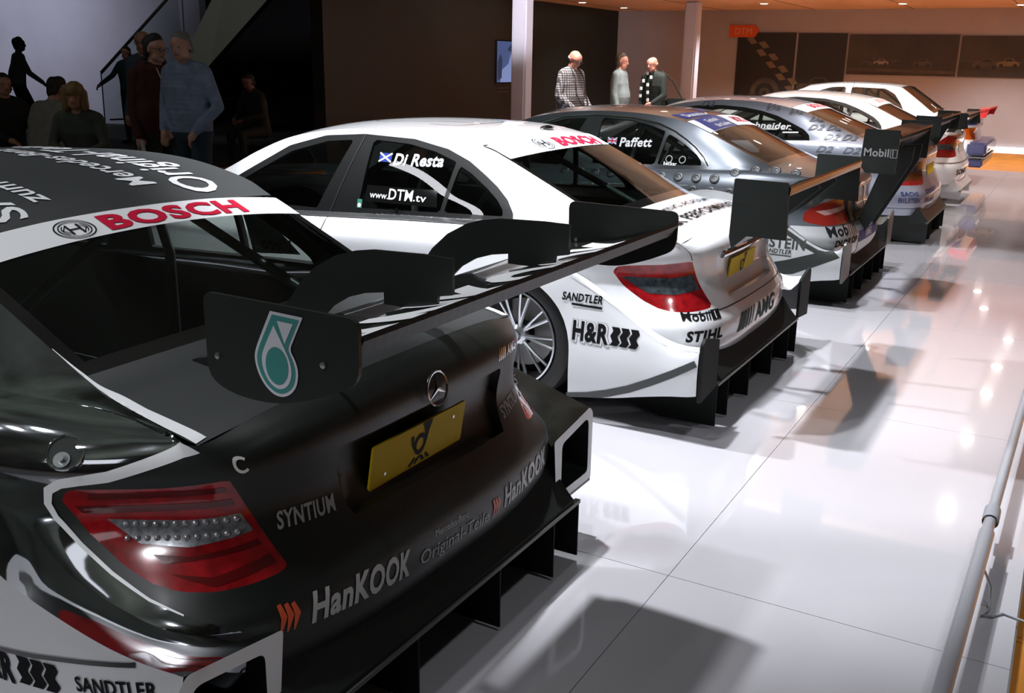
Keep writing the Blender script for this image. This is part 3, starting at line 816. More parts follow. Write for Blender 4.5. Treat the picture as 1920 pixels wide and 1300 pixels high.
# ================================================================= car 1: chrome and black, post horn plate
wingtxt = None
def build_car1():
    film = [(-.63, .9), (-.655, .80), (-.70, .782), (-.858, .728), (-.95, .707), (-.985, .676), (-.978, .634), (-.925, .585), (-.865, .535), (-.795, .492), (-.755, .476), (-.662, .45), (-.60, .42), (-.60, .15)]
    film = film + mir(film)
    bands = [('lamp_dark_band', [(-.90, .690), (-.625, .706), (-.618, .694), (-.90, .676)], REDD),
             ('lamp_dark_band', [(-.93, .660), (-.608, .676), (-.602, .662), (-.915, .644)], REDD),
             ('lamp_clear_band', [(-.865, .634), (-.70, .634), (-.590, .642), (-.567, .600), (-.70, .582), (-.80, .588)], CLEAR),
             ('lamp_dark_band', [(-.78, .570), (-.70, .566), (-.560, .583), (-.555, .571), (-.76, .554)], REDD),
             ('lamp_dark_band', [(-.75, .538), (-.66, .530), (-.542, .550), (-.532, .532), (-.66, .514)], REDD)]
    cfg = dict(label='chrome and black racing saloon, nearest of the row, with a posthorn plate and big wing', paint=DCHROME, roof=ROOFB, deck=ROOFB, pillar=DCHROME,
               film=film, film_mat=MATB, roof_u=5, recess=[(-.345, .72), (.40, .715), (.36, .535), (-.32, .55)], recess_mat=MATB, lamp=LAMP_A, bands=bands, lamp_mat=REDG,
               rglass=glass('dark_rear_glass', (.60, .66, .63), .05), fine=1.25)
    root, T, G, L = car(0, cfg)
    root['paint'] = 'chrome'
    # white piping
    L.decal('white_stripe', stroke2d([(-.645, .800), (-.70, .787), (-.858, .731), (-.92, .719), (-.958, .710), (-.985, .692), (-.990, .66), (-.975, .63), (-.925, .582), (-.865, .535), (-.80, .495), (-.74, .472)], [.03, .026, .024, .022, .022, .022, .018, .014, .010, .008, .006, .003]), WHITE, root)
    L.decal('white_stripe', mir_vf(stroke2d([(-.645, .800), (-.70, .787), (-.858, .731), (-.92, .719), (-.958, .710), (-.985, .692), (-.990, .66), (-.975, .63), (-.925, .582), (-.865, .535)], [.03, .026, .024, .022, .022, .022, .018, .014, .010, .008])), WHITE, root)
    for sg in (-1, 1):
        st = stroke2d([(sg * .592, .60), (sg * .598, .50), (sg * .612, .38), (sg * .622, .28), (sg * .622, .17), (sg * .620, .11)], [.006, .02, .028, .03, .03, .03])
        T.decal('white_stripe', st, WHITE, root)
    # banner strip on the rear window
    T.decal('banner_strip', poly2d([(-.588, .893), (-.3, .896), (0, .898), (.3, .896), (.588, .893), (.580, .992), (.3, .998), (0, .998), (-.3, .998), (-.580, .992)]), WHITE, root, .003, .03)
    T.decal('banner_emblem', xf(bosch_anchor(), .060, .042, -.245, .943), BLKP, root, .0055)
    T.decal('banner_lettering', words('BOSCH', .066, -.155, .912, -.04, width=.525), RED, root, .0055)
    RT = lambda s, h_, bx, y0, wd: T.decal('roof_lettering', words(s, h_, bx, y0, .012, 0, rot=PI / 2, width=wd), WHITE, root, .003)
    RT('Original-Teile', .155, .395, 1.035, .95); RT('Mercedes-Benz', .095, .185, 1.11, .72); RT('zum', .075, -.205, 1.085, .19); RT('SA', .10, -.31, 1.03, .16)
    # rear lettering
    L.decal('rear_lettering', words('SYNTIUM', .036, -.515, .588, .02, width=.155, rot=-.06), GREYP, root)
    L.decal('rear_lettering', words('SYNTIUM', .036, .385, .562, .02, width=.155, rot=.12), GREYP, root)
    L.decal('rear_lettering', words('HanKOOK', .062, -.485, .392, -.036, .12, width=.285, rot=-.10), mat('silver_print', (.45, .46, .46), .35), root)
    L.decal('rear_emblem', xf(hankook_mark(), .060, .060, -.552, .402, -.08), mat('orange_print', (.62, .09, .03), .4), root)
    L.decal('rear_lettering', words('HanKOOK', .058, .265, .352, -.036, .12, width=.27, rot=.05), MATS['silver_print'], root)
    L.decal('rear_emblem', xf(hankook_mark(), .056, .056, .203, .348, .04), MATS['orange_print'], root)
    L.decal('rear_lettering', words('Original-Teile', .036, -.155, .364, .004, width=.335, rot=-.05), GREYP, root)
    L.decal('rear_lettering', words('Mercedes-Benz', .018, -.085, .412, .0, width=.155, rot=-.05), GREYP, root)
    L.decal('rear_badge', join2d(*[xf(words('/', .03, 0, 0, .02), 1, 1, .37 + q * .012, .742) for q in range(4)], words('AMG', .026, .425, .744, .015, .2)), CHROME, root, .003)
    star_badge(root, .036, .757, -.030, .044)
    c_badge(root, L, -.585, .752, None, .030)
    number_plate(root, -.025, .625, .405, .118, -.012, math.radians(9))
    # flares with mirror finish shelf and open box ends
    fp = flares(root, 'box', mat('silver_side', (.60, .60, .61), .28, .35, coat=.6), CHROME)
    for sd, P_ in zip((-1, 1), fp):
        outer = [(.612, .425), (.868, .465), (.892, .44), (.893, .205), (.64, .205), (.632, .25)]
        innr = [(.668, .40), (.845, .430), (.862, .415), (.866, .235), (.672, .235), (.668, .26)]
        outer = rounded(outer, .012); innr = rounded(innr, .02)
        fr_ = poly2d([(sd * a, b_) for a, b_ in outer], [[(sd * a, b_) for a, b_ in innr]])
        mesh_obj('duct_frame', [(a, -.080, b_) for a, b_ in fr_[0]], fr_[1], WHITE, root)
        bm = bmesh.new(); nv = len(innr)
        A = [bm.verts.new((sd * a, -.078, b_)) for a, b_ in innr]; B = [bm.verts.new((sd * (a + .01), .16, b_ + .02)) for a, b_ in innr]
        for q in range(nv): bm.faces.new((A[q], A[(q + 1) % nv], B[(q + 1) % nv], B[q]))
        bm.faces.new(B); bm_obj('duct_cavity', bm, BLK, root)
        boxobj('duct_underside', min(sd * .64, sd * .90), max(sd * .64, sd * .90), -.075, .45, .19, .205, BLK, root)
    side = fp[0]
    side.decal('side_emblem', xf(springs2d(), .095, .062, -.330, .342, .10), BLKP, root)
    side.decal('side_lettering', words('H&R', .062, -.48, .325, -.04, rot=.08, width=.135), BLKP, root)
    side.decal('side_lettering', words('SANDTLER', .030, -.165, .378, .02, rot=.19, width=.20), BLKP, root)
    side.decal('side_groove', stroke2d([(-.50, .385), (-.39, .400), (-.28, .418), (-.1, .455), (-.02, .47)], .010), BLKGLOSS, root)
    # fuel filler: round pit with a steel coupling
    c0 = L.ev(-.958, .772); nrm = Vector((-.62, -.42, .66)).normalized()
    bm = bmesh.new(); tube_bm(bm, [c0 - nrm * .02, c0 + nrm * .006], .036, 28); bm_obj('filler_pit', bm, BLK, root, True)
    bm = bmesh.new(); pts = [c0 + nrm * .006 + (nrm.orthogonal().normalized() * math.cos(a) + nrm.cross(nrm.orthogonal()).normalized() * math.sin(a)) * .037 for a in [2 * PI * q / 28 for q in range(29)]]
    tube_bm(bm, pts, .003, 6); bm_obj('filler_ring', bm, CHROME, root, True)
    c1 = c0 + Vector((-.008, -.0, -.016)); bm = bmesh.new(); tube_bm(bm, [c1, c1 + nrm * .016], .017, 16); tube_bm(bm, [c1, c1 + nrm * .028], .008, 12); bm_obj('filler_coupling', bm, ALU, root, True)
    # side window stickers seen through the cabin
    g = G[1]
    g.decal('window_sticker', poly2d([(1.02, .88), (1.26, .86), (1.24, 1.04), (1.10, .99)]), mat('pale_print', (.35, .42, .42), .5), root, -.004)
    g.decal('window_lettering', words('Vieto', .05, 1.04, .885, .01), BLK, root, -.007)
    # wing
    for sd in (-1, 1):
        ep = endplate('wing_endplate', [(-.047, 1.160), (-.394, 1.156), (-.392, 1.045), (-.30, 1.003), (-.205, .976), (-.11, .977), (-.048, 1.000)], sd * .73, root, [.022, .022, .03, .06, .06, .06, .03])
        for y_, z_ in ((-.075, 1.045), (-.318, 1.068)):
            lathe('bolt', [(0, -.008), (.006, -.007), (.006, .007), (0, .008)], ALU, ep, 10, 'X', (sd * .73, y_, z_))
        if sd < 0:
            X_ = -.7355
            def P_(vf, nm, m_, off): return mesh_obj(nm, [(X_ - off, -a, b_) for a, b_ in vf[0]], vf[1], m_, ep)
            K = lambda pts: [(a * .175 + .152, b_ * .175 + .985) for a, b_ in pts]
            tear_o = [(.30, .96), (.80, .91), (.58, .50)] + circ(.36, .30, .33, .33, 22, .62, -PI - .55)[0:] 
            drop = lambda r, top, cx=.36, cy=.31: [top] + circ(cx, cy, r, r, 24, .35, -PI - .35)
            W_ = mat('logo_white', (.66, .66, .72), .45); Tq = mat('logo_teal', (.045, .26, .24), .45)
            K2 = lambda pts: [(a, b_) for a, b_ in pts]
            A0 = [(.215, 1.140), (.285, 1.136), (.253, 1.076)] + [(.268, 1.050), (.262, 1.020), (.240, .998), (.212, .991), (.188, .998), (.170, 1.020), (.163, 1.046), (.170, 1.070), (.182, 1.088)]
            A0 = [(.206, 1.146), (.278, 1.144), (.246, 1.083), (.258, 1.066), (.264, 1.045), (.259, 1.020), (.245, 1.003), (.226, .994), (.206, .995), (.186, 1.008), (.172, 1.028), (.165, 1.050), (.166, 1.070)]
            c_ = Vector((.214, 1.045))
            def shr(P0, k): return [tuple(c_ + (Vector(p) - c_) * k) for p in P0]
            P_(poly2d(rounded(A0, [0, 0, .01] + [.03] * 10)), 'endplate_emblem', W_, 0.0)
            A1 = [(.2105, 1.1405), (.270, 1.1385), (.241, 1.083), (.2525, 1.065), (.258, 1.045), (.2535, 1.022), (.2415, 1.008), (.2255, 1.0), (.2075, 1.001), (.1895, 1.0125), (.177, 1.031), (.1705, 1.051), (.172, 1.070)]
            P_(poly2d(rounded(A1, [0, 0, .01] + [.03] * 10)), 'endplate_emblem', Tq, 0.0006)
            P_(poly2d([(.2215, 1.131), (.257, 1.130), (.2365, 1.092)]), 'endplate_emblem', W_, 0.0012)
            P_(poly2d(rounded([(.2135, 1.122), (.2425, 1.072), (.248, 1.058), (.2495, 1.042), (.246, 1.027), (.237, 1.015), (.224, 1.0085), (.211, 1.009), (.197, 1.018), (.1865, 1.034), (.182, 1.052), (.184, 1.070)], [0] + [.03] * 11)), 'endplate_emblem', W_, 0.0012)
            P_(poly2d([(.217 + .0255 * math.cos(a), 1.050 + .034 * math.sin(a)) for a in [2 * PI * q / 24 for q in range(24)]]), 'endplate_emblem', Tq, 0.0018)
    up, prof = airfoil((-.0, 1.022), (-.378, 1.104), .030, -.018)
    wp = wing_plane('wing_plane', -.726, .726, prof, root, mat('wing_black', (.006, .007, .006), .25, coat=.5))
    wing_plane('gurney_flap', -.724, .724, [(-.345, 1.089), (-.392, 1.127), (-.396, 1.118), (-.380, 1.088), (-.36, 1.08)], root, CARBON)
    # lettering wrapped on the wing top
    ups = up
    def wtop(a, b_):
        y = -b_; yy = [p[0] for p in ups]; zz = [p[1] for p in ups]
        z = np.interp(-y, [-q for q in yy], zz)
        return Vector((a, y, z + .002))
    vf = subdiv2d(words('HANKOOK', .205, -.86, -.368, -.055, 0, width=1.56), .03)
    mesh_obj('wing_lettering', [wtop(max(a, -.722), -b_) for a, b_ in vf[0]], vf[1], WHITE, wp)
    for x in (-.27, .27):
        sp_ = [(-.276, 1.169), (-.20, 1.170), (-.071, 1.166), (-.02, 1.158), (.03, 1.143), (.09, 1.110), (.14, 1.065), (.18, 1.010), (.20, .95), (.205, .85), (.115, .85), (.105, .93), (.08, .99), (.045, 1.025), (.0, 1.052), (-.05, 1.068), (-.10, 1.076), (-.10, 1.05), (-.235, 1.05), (-.24, 1.085), (-.276, 1.092)]
        plate('wing_support', sp_, .009, BLK, root, 'YZ', x)
    diffuser(root, MATBLK)
    bm = bmesh.new()
    for q in range(24):      # clear LED beads in the lamp
        for sg in (-1, 1):
            s_ = -.825 + (q % 12) * .0205; z_ = (.624, .597)[q // 12] + (q % 12) * .0006
            p = L.ev(s_ if sg < 0 else -s_, z_, .001); bmesh.ops.create_icosphere(bm, subdivisions=2, radius=.0068, matrix=Matrix.Translation(p))
    bo_ = bm_obj('lamp_led_beads', bm, mat('led_bead', (.55, .55, .58), .1, .7), root, True); bo_['kind'] = 'stuff'
    return root
def mir_vf(vf):
    v = vf[0].copy(); v[:, 0] *= -1; return v, [tuple(q[::-1]) for q in vf[1]]
build_car1()
#CAR1-END

def plain_bands(split):
    return split
def gen_wing(root, ep, half, le, te, m_=BLK, flap=None, supports=(), gur=True, extra=None):
    for sd in (-1, 1): endplate('wing_endplate', ep, sd * half, root, .008, .009, m_)
    up, prof = airfoil(le, te, .026, -.015, 8)
    wp = wing_plane('wing_plane', -half + .004, half - .004, prof, root, mat('wing_black', (.006, .007, .006), .25, coat=.5))
    if flap: wing_plane('wing_flap', -half + .004, half - .004, flap, root, mat('flap_gloss', (.04, .04, .04), .18, .6, coat=1.0))
    for x, poly in supports: plate('wing_support', poly, .010, m_, root, 'YZ', x)
    return wp
def rear_fins(root, m_, z1=.465, x0=.715, x1=.932, y=-.122):
    for sd in (-1, 1):
        plate('rear_fin', rounded([(sd * x0, .42), (sd * (x1 - .03), z1), (sd * x1, z1 - .02), (sd * x1, .185), (sd * x0, .205)], .012), .014, m_, root, 'XZ', y)
def stroke_side(P_, pts, wd, m_, root, nm='side_trim', off=.002):
    P_.decal(nm, stroke2d([(-y, z) for y, z in pts], wd), m_, root, off)
def flag(P_, root, a, z, w_, h_, kind, off=.002):
    bl = mat('flag_blue', (.02, .05, .35), .4)
    P_.decal('flag_sticker', poly2d([(a, z), (a + w_, z), (a + w_, z + h_), (a, z + h_)]), bl, root, off)
    parts = []
    for (p, q) in (((0, 0), (1, 1)), ((0, 1), (1, 0))):
        parts.append(stroke2d([(a + p[0] * w_, z + p[1] * h_), (a + q[0] * w_, z + q[1] * h_)], h_ * .2))
    P_.decal('flag_sticker', join2d(*parts), WHITE, root, off + .001)
    if kind == 'union':
        c = [stroke2d([(a + w_ / 2, z), (a + w_ / 2, z + h_)], h_ * .34), stroke2d([(a, z + h_ / 2), (a + w_, z + h_ / 2)], h_ * .34)]
        P_.decal('flag_sticker', join2d(*c), WHITE, root, off + .0015)
        c = [stroke2d([(a + w_ / 2, z), (a + w_ / 2, z + h_)], h_ * .2), stroke2d([(a, z + h_ / 2), (a + w_, z + h_ / 2)], h_ * .2)]
        P_.decal('flag_sticker', join2d(*c), RED, root, off + .002)

# ================================================================= car 2: white
def build_car2():
    wp = mat('white_paint', (.80, .81, .83), .22, coat=1.0)
    bands = [('lamp_smoked_band', [(-.925, .650), (-.70, .645), (-.594, .660), (-.562, .592), (-.70, .574), (-.81, .580)], SMOKE)]
    cfg = dict(label='white racing saloon second in the row, with black-framed windows and a yellow plate', paint=wp,
               recess=[(-.455, .735), (.42, .735), (.35, .525), (-.34, .525)], lamp=LAMP_A, bands=bands, lamp_mat=REDG, rglass=glass('green_rear_glass', (.42, .50, .46), .05), fine=1.1)
    root, T, G, L = car(1, cfg)
    g = G[-1]
    flag(g, root, -1.715, 1.062, .075, .042, 'saltire')
    g.decal('window_lettering', words('Di Resta', .055, -1.625, 1.050, -.03, .18, width=.29, rot=.03), WHITE, root, .002)
    g.decal('window_plate', poly2d([(-1.765, .865), (-1.325, .868), (-1.34, .948), (-1.76, .945)]), BLKGLOSS, root, .001)
    g.decal('window_lettering', words('www.', .032, -1.735, .885, .01, 0, width=.115), WHITE, root, .003)
    g.decal('window_lettering', words('DTM', .052, -1.618, .885, .012, 0, width=.145), WHITE, root, .003)
    g.decal('window_lettering', words('.tv', .036, -1.468, .887, .01, 0, width=.075), WHITE, root, .003)
    g.decal('window_badge', poly2d(rounded([(-1.808, .828), (-1.778, .828), (-1.778, .872), (-1.808, .872)], .004)), mat('badge_green', (.05, .25, .16), .4), root, .002)
    g.decal('window_badge', poly2d(circ(-1.793, .842, .011)), WHITE, root, .003)
    g.decal('window_catch', join2d(poly2d(circ(-1.56, .838, .010)), stroke2d([(-1.60, .838), (-1.52, .838)], .004)), CHROME, root, .004)
    L.decal('belt_moulding', stroke2d([(L_s(L, y) * -1, lerp_tab([(.9, .830), (1.5, .808), (2.1, .778), (3, .757)], y)) for y in (.95, 1.2, 1.5, 1.8, 2.1, 2.4, 2.7, 2.95)], .022), mat('frame_black', (.012, .013, .013), .35), root, .004)
    L.decal('door_gap', stroke2d([(-L_s(L, 1.96), .79), (-L_s(L, 1.965), .73), (-L_s(L, 2.0), .62), (-L_s(L, 2.03), .45), (-L_s(L, 2.04), .28)], .006), RUB, root, .001)
    L.decal('door_gap', stroke2d([(-L_s(L, 1.02), .82), (-L_s(L, 1.06), .74), (-L_s(L, 1.12), .68)], .006), RUB, root, .001)
    g.decal('door_gap', stroke2d([(-1.98, .79), (-1.835, 1.185)], .008), RUB, root, .002)
    # roof hatch outline and antenna fin
    T.decal('roof_hatch_gap', stroke2d(rounded([(-.30, 1.50), (.30, 1.50), (.30, 2.08), (-.30, 2.08)], .16, 8) + [(0, 1.50)], .006), RUB, root, .001)
    bm = bmesh.new(); bmesh.ops.create_uvsphere(bm, u_segments=16, v_segments=8, radius=1, matrix=Matrix.Translation(T.ev(.255, 1.25, .006)) @ Matrix.Diagonal((.062, .03, .016, 1)))
    bm_obj('roof_antenna', bm, BLKGLOSS, root, True)
    # banner
    T.decal('banner_strip', strip_poly(.572, .585, 1.01, 1.148, .03, .03), WHITE, root, .003)
    T.decal('strip_outline', stroke2d([(-.585, 1.150), (-.40, 1.128), (-.2, 1.118), (0, 1.115), (.2, 1.118), (.40, 1.128), (.585, 1.150)], .004), GREYP, root, .004)
    T.decal('strip_outline', stroke2d([(-.592, 1.155), (-.560, 1.149)], .012), RUB, root, .005)
    T.decal('strip_outline', stroke2d([(-.590, 1.155), (-.585, 1.08), (-.584, 1.01)], .005), RUB, root, .005)
    T.decal('banner_emblem', xf(bosch_anchor(), .078, .055, -.17, 1.048), MATS['black_print'], root, .006)
    T.decal('banner_lettering', words('BOSCH', .078, -.03, 1.006, -.045, width=.50), RED, root, .006)
    T.decal('boot_lettering', words('DRIVING', .045, -.40, .335, .006, 0, width=.41), mat('dark_print', (.012, .012, .015), .85, spec=.05), root, .0045)
    T.decal('boot_lettering', words('ACADEMY', .045, .05, .335, .006, 0, width=.43), mat('dark_print', (.03, .03, .035), .4), root, .0045)
    T.decal('boot_lettering', words('PEAK', .070, -.60, .195, .012, 0, width=.30), MATS['dark_print'], root, .0045)
    T.decal('boot_lettering', words('PERFORMANCE', .070, -.25, .195, .012, 0, width=.80), MATS['dark_print'], root, .0045)
    # rear
    L.decal('rear_lettering', words('Mobil', .036, -.705, .474, .012, .1, width=.165, rot=-.05), BLKP, root)
    L.decal('rear_lettering', join2d(poly2d([(-.535, .462), (-.475, .460), (-.475, .500), (-.535, .503)])), BLKP, root)
    L.decal('rear_lettering', words('1', .028, -.512, .467, .02), WHITE, root, .003)
    L.decal('rear_lettering', words('STIHL', .044, -.715, .388, -.045, .18, width=.235, rot=-.04), BLKP, root)
    gp = mat('grey_stripe_print', (.055, .06, .06), .7, spec=.1); bars = [poly2d([(-.35 + q * .047, .362), (-.35 + q * .047 + (.038 - .006 * q), .362), (-.30 + q * .047 + (.038 - .006 * q), .446), (-.30 + q * .047, .446)]) for q in range(5)]
    L.decal('rear_lettering', join2d(*bars, words('AMG', .078, -.10, .364, .03, .25, width=.36)), gp, root)
    L.decal('bumper_crease', stroke2d([(-.62, .318), (-.3, .312), (0, .310), (.3, .312), (.62, .318)], .004), GREYP, root, .001)
    L.decal('boot_gap', stroke2d([(-.70, .50), (-.60, .495), (-.45, .492), (0, .490), (.45, .492), (.62, .495)], .005), RUB, root, .001)
    L.decal('boot_gap', stroke2d([(-.615, .725), (-.635, .80)], .004), RUB, root, .001)
    bm = bmesh.new(); tube_bm(bm, [(-.44, -.022, .735), (-.2, -.036, .738), (.2, -.036, .738), (.41, -.022, .735)], .016, 8); bm_obj('boot_handle_bar', bm, CHROME, root, True)
    c_badge(root, L, -.600, .752, None, .030); star_badge(root, .036, .785, -.028, .040)
    number_plate(root, -.035, .622, .40, .122, .004, math.radians(8))
    fp = flares(root, 'fin', wp)
    fl = fp[0]
    fl.decal('side_lettering', words('SANDTLER', .034, -.548, .545, -.035, .15, width=.195, rot=.0), BLKP, root)
    fl.decal('side_lettering', stroke2d([(-.50, .530), (-.352, .527)], .010), BLKP, root)
    ho = words('H&R', .082, -.484, .376, -.04, width=.175)
    for dx_, dy_ in ((.010, -.012), (-.006, .006), (-.006, -.004), (.010, .006)): fl.decal('side_lettering_outline', xf(ho, 1, 1, dx_, dy_), GREYP, root, .0010)
    for dx_, dy_ in ((.0075, -.009), (-.0035, .0035), (-.0035, -.0025), (.0075, .004)): fl.decal('side_lettering_outline', xf(ho, 1, 1, dx_, dy_), wp, root, .0018)
    fl.decal('side_lettering', ho, BLKP, root, .003)
    fl.decal('side_emblem', xf(springs2d(), .105, .082, -.298, .373), BLKP, root)
    stroke_side(fl, [(.50, .105), (.40, .122), (.30, .152), (.20, .19), (.10, .24), (.0, .296), (-.10, .358)], [.03, .034, .034, .034, .034, .032, .028], mat('splitter_grey', (.05, .055, .055), .4), root)
    stroke_side(fl, [(.512, .655), (.40, .600), (.27, .530), (.136, .455), (.05, .412), (-.03, .398), (-.10, .410)], .005, WHITE, root, 'ridge_line')
    rear_fins(root, MATBLK)
    ep = [(-.143, 1.114), (-.367, 1.111), (-.378, .877), (-.212, .88), (-.151, .822), (-.138, .868)]
    sup = [(.0, .83), (-.06, .79), (-.22, .90), (-.36, 1.03), (-.33, 1.07), (-.18, 1.02), (-.05, .93)]
    gen_wing(root, ep, .73, (-.15, .985), (-.355, 1.062), flap=[(-.30, 1.058), (-.372, 1.096), (-.376, 1.088), (-.372, 1.058), (-.33, 1.046)], supports=((-.12, sup), (.22, sup)))
    diffuser(root, MATBLK)
    return root
def L_s(L, y): return L.side_s(y)
def strip_poly(xa, xb, ya, yb, ba, bb):
    """banner between an arched lower and upper edge"""
    n = 12; lo = []; hi = []
    for k in range(n + 1):
        t = -1 + 2 * k / n
        lo.append((xa * t, ya - ba * (1 - t * t) - .0)); hi.append((xb * t, yb - bb * (1 - t * t)))
    v = np.array(lo + hi); f = [(k, k + 1, n + 2 + k, n + 1 + k) for k in range(n)]
    return v, f
build_car2()

# ================================================================= car 3: dark silver with rivets
def build_car3():
    si = mat('silver_paint', (.085, .095, .11), .36, .6, coat=.8, noise=.06, nscale=400)
    lt = mat('light_silver', (.50, .51, .52), .3, .55, coat=.8)
    bands = [('lamp_white_band', [(-.72, .612), (-.44, .645), (-.44, .618), (-.66, .585)], mat('lamp_pale', (.35, .2, .18), .2, .2, coat=1))]
    c3dlo = DLO
    cfg = dict(label='dark silver racing saloon third in the row, with round rubber studs along its side', paint=si, frame_mat=mat('frame_chrome', (.16, .17, .18), .2, .9),
               lamp=LAMP_C3, bands=bands, lamp_mat=mat('lamp_deep_red', (.16, .012, .008), .12, coat=1), rglass=glass('green_rear_glass'), fine=.9,
               film=[(-.93, .52), (-.62, .515), (0, .512), (.62, .515), (.93, .52), (.93, .2), (-.93, .2)], film_mat=lt)
    root, T, G, L = car(2, cfg)
    for row, n, y0 in ((.868, 14, .31), (.770, 14, .71)):
        for q in range(n):
            y = y0 + .130 * q
            z = row if y < 1.0 else (row - .035 * (y - 1.0) - (.045 if row > .8 else .01))
            if row > .8 and y > .75:
                P_ = L; p = L.ev(-L_s(L, y), .800 - .02 * (y - .75), .0)
            elif row > .8: p = G[-1].ev(-y, .862, .0) if y < .6 else L.ev(-L_s(L, y), .842)
            else: p = L.ev(-L_s(L, y), z - .06)
            n_ = Vector((-.8, -.05, .6)).normalized() if row > .8 else Vector((-.97, 0, .2)).normalized()
            bm = bmesh.new(); a = n_.orthogonal().normalized(); b_ = n_.cross(a)
            prof = [(.036, 0), (.036, .006), (.030, .010), (.020, .010), (.016, .005), (.009, .005), (0, .009)]
            rings = []
            for r_, t in prof: rings.append([bm.verts.new(p + n_ * t + (a * math.cos(2 * PI * k / 14) + b_ * math.sin(2 * PI * k / 14)) * r_) for k in range(14)])
            for ra, rb in zip(rings, rings[1:]):
                for k in range(14): bm.faces.new((ra[k], ra[(k + 1) % 14], rb[(k + 1) % 14], rb[k]))
            bm_obj('rubber_stud', bm, mat('stud_rubber', (.022, .025, .027), .45, coat=.3), root, True)
    g = G[-1]
    g.decal('window_lettering', words('Paffett', .062, -1.60, .972, .02, .12, width=.25, rot=.04), WHITE, root, .002)
    flag(g, root, -1.70, .985, .075, .045, 'union')
    g.decal('window_lettering', words('becker', .026, -1.235, .862, .012, width=.10), WHITE, root, .002)
    for a in (-1.20, -1.10): g.decal('window_sticker_ring', ring2d(a, .905, .020, .026), GREYP, root, .002)
    g.decal('window_chrome_line', stroke2d([(-2.5, 1.05), (-2.3, 1.105), (-2.1, 1.165), (-1.84, 1.190), (-1.53, 1.182), (-1.33, 1.145), (-1.2, 1.095), (-1.1, 1.04), (-1.02, .99), (-.95, .93), (-.905, .875)], .009), CHROME, root, .004)
    blue = mat('sponsor_blue', (.012, .03, .19), .5)
    T.decal('roof_sticker', poly2d([(-.50, 1.17), (.0, 1.135), (.02, 1.26), (-.47, 1.30)]), blue, root, .002)
    T.decal('roof_lettering', words('Deutsche', .07, -.40, 1.19, .015, 0, width=.36, rot=-.05), WHITE, root, .003)
    T.decal('roof_sticker', poly2d([(.12, 1.27), (.34, 1.27), (.34, 1.36), (.12, 1.36)]), blue, root, .002)
    T.decal('banner_strip', strip_poly(.575, .585, .955, 1.135, .01, .01), WHITE, root, .003)
    T.decal('banner_strip', poly2d([(-.49, .955), (.03, .945), (.03, 1.125), (-.47, 1.133)]), blue, root, .004)
    T.decal('banner_lettering', words('Technik', .045, -.37, 1.045, .01, width=.24), WHITE, root, .005)
    T.decal('banner_lettering', words('fürs', .045, -.33, .975, .01, width=.11), WHITE, root, .005)
    T.decal('banner_lettering', words('Leben', .045, -.20, .975, .01, width=.17), WHITE, root, .005)
    T.decal('banner_lettering', words('BOSCH', .08, .19, 1.0, .02, width=.34), RED, root, .005)
    L.decal('rear_lettering', words('Mob', .062, -.70, .452, .03, .1, width=.22, rot=.03), BLKP, root)
    L.decal('rear_lettering', join2d(*[stroke2d([(-.47 + q * .035, .455), (-.45 + q * .035, .515)], .014) for q in range(4)]), mat('bronze_print', (.12, .06, .04), .4), root)
    L.decal('rear_lettering', words('DUNLOP', .042, -.66, .385, .03, .3, width=.30, rot=.02), BLKP, root)
    L.decal('rear_sticker', poly2d([(-.34, .38), (.30, .37), (.34, .44), (-.30, .45)]), blue, root)
    L.decal('rear_lettering', words('AMG', .05, -.12, .385, .02, .1, width=.22), WHITE, root, .003)
    L.decal('rear_sticker', poly2d([(-.34, .29), (.40, .29), (.36, .365), (-.34, .375)]), WHITE, root)
    L.decal('plate_holder', poly2d([(-.40, .525), (-.33, .525), (-.33, .68), (-.40, .68)]), mat('brass_strip', (.4, .28, .14), .3, .8), root, .01)
    L.decal('rear_star_recess', ring2d(-.02, .62, .12, .15, asp=1.4), CHROME, root, .006)
    L.decal('boot_handle_bar', stroke2d([(-.30, .545), (.32, .545)], .035), mat('brass_strip'), root, .014)
    fp = flares(root, 'fin', lt, BLK); fl = fp[0]
    fl.decal('side_lettering', words('BILSTEIN', .066, -.50, .385, .03, width=.365, rot=-.01), mat('dark_print2', (.02, .025, .02), .4), root)
    fl.decal('side_lettering', words('SANDTLER', .028, -.42, .345, .02, .15, width=.20), MATS['dark_print2'], root)
    fl.decal('side_lettering', stroke2d([(-.42, .335), (-.22, .332)], .008), MATS['dark_print2'], root)
    fl.decal('side_emblem', xf(springs2d(), .10, .07, -.38, .475), MATS['dark_print2'], root)
    fl.decal('side_trim', poly2d([(-.40, .265), (-.25, .305), (-.05, .375), (.05, .400), (.10, .36), (-.05, .285), (-.20, .215), (-.40, .185)]), BLK, root, .002)
    stroke_side(fl, [(.505, .615), (.40, .562), (.27, .490), (.136, .415), (.05, .378), (-.03, .370)], .03, BLK, root)
    rear_fins(root, mat('fin_grey', (.05, .055, .05), .3))
    ep = [(-.132, 1.182), (-.352, 1.179), (-.345, .90), (-.16, .90), (-.12, .95)]
    sup = [(-.02, .42), (-.10, .42), (-.36, .93), (-.37, 1.04), (-.22, 1.02), (-.17, .90)]
    gen_wing(root, ep, .73, (-.13, .955), (-.345, 1.115), flap=[(-.20, 1.165), (-.355, 1.155), (-.36, 1.14), (-.30, 1.13)], supports=((-.16, sup), (.2, sup)))
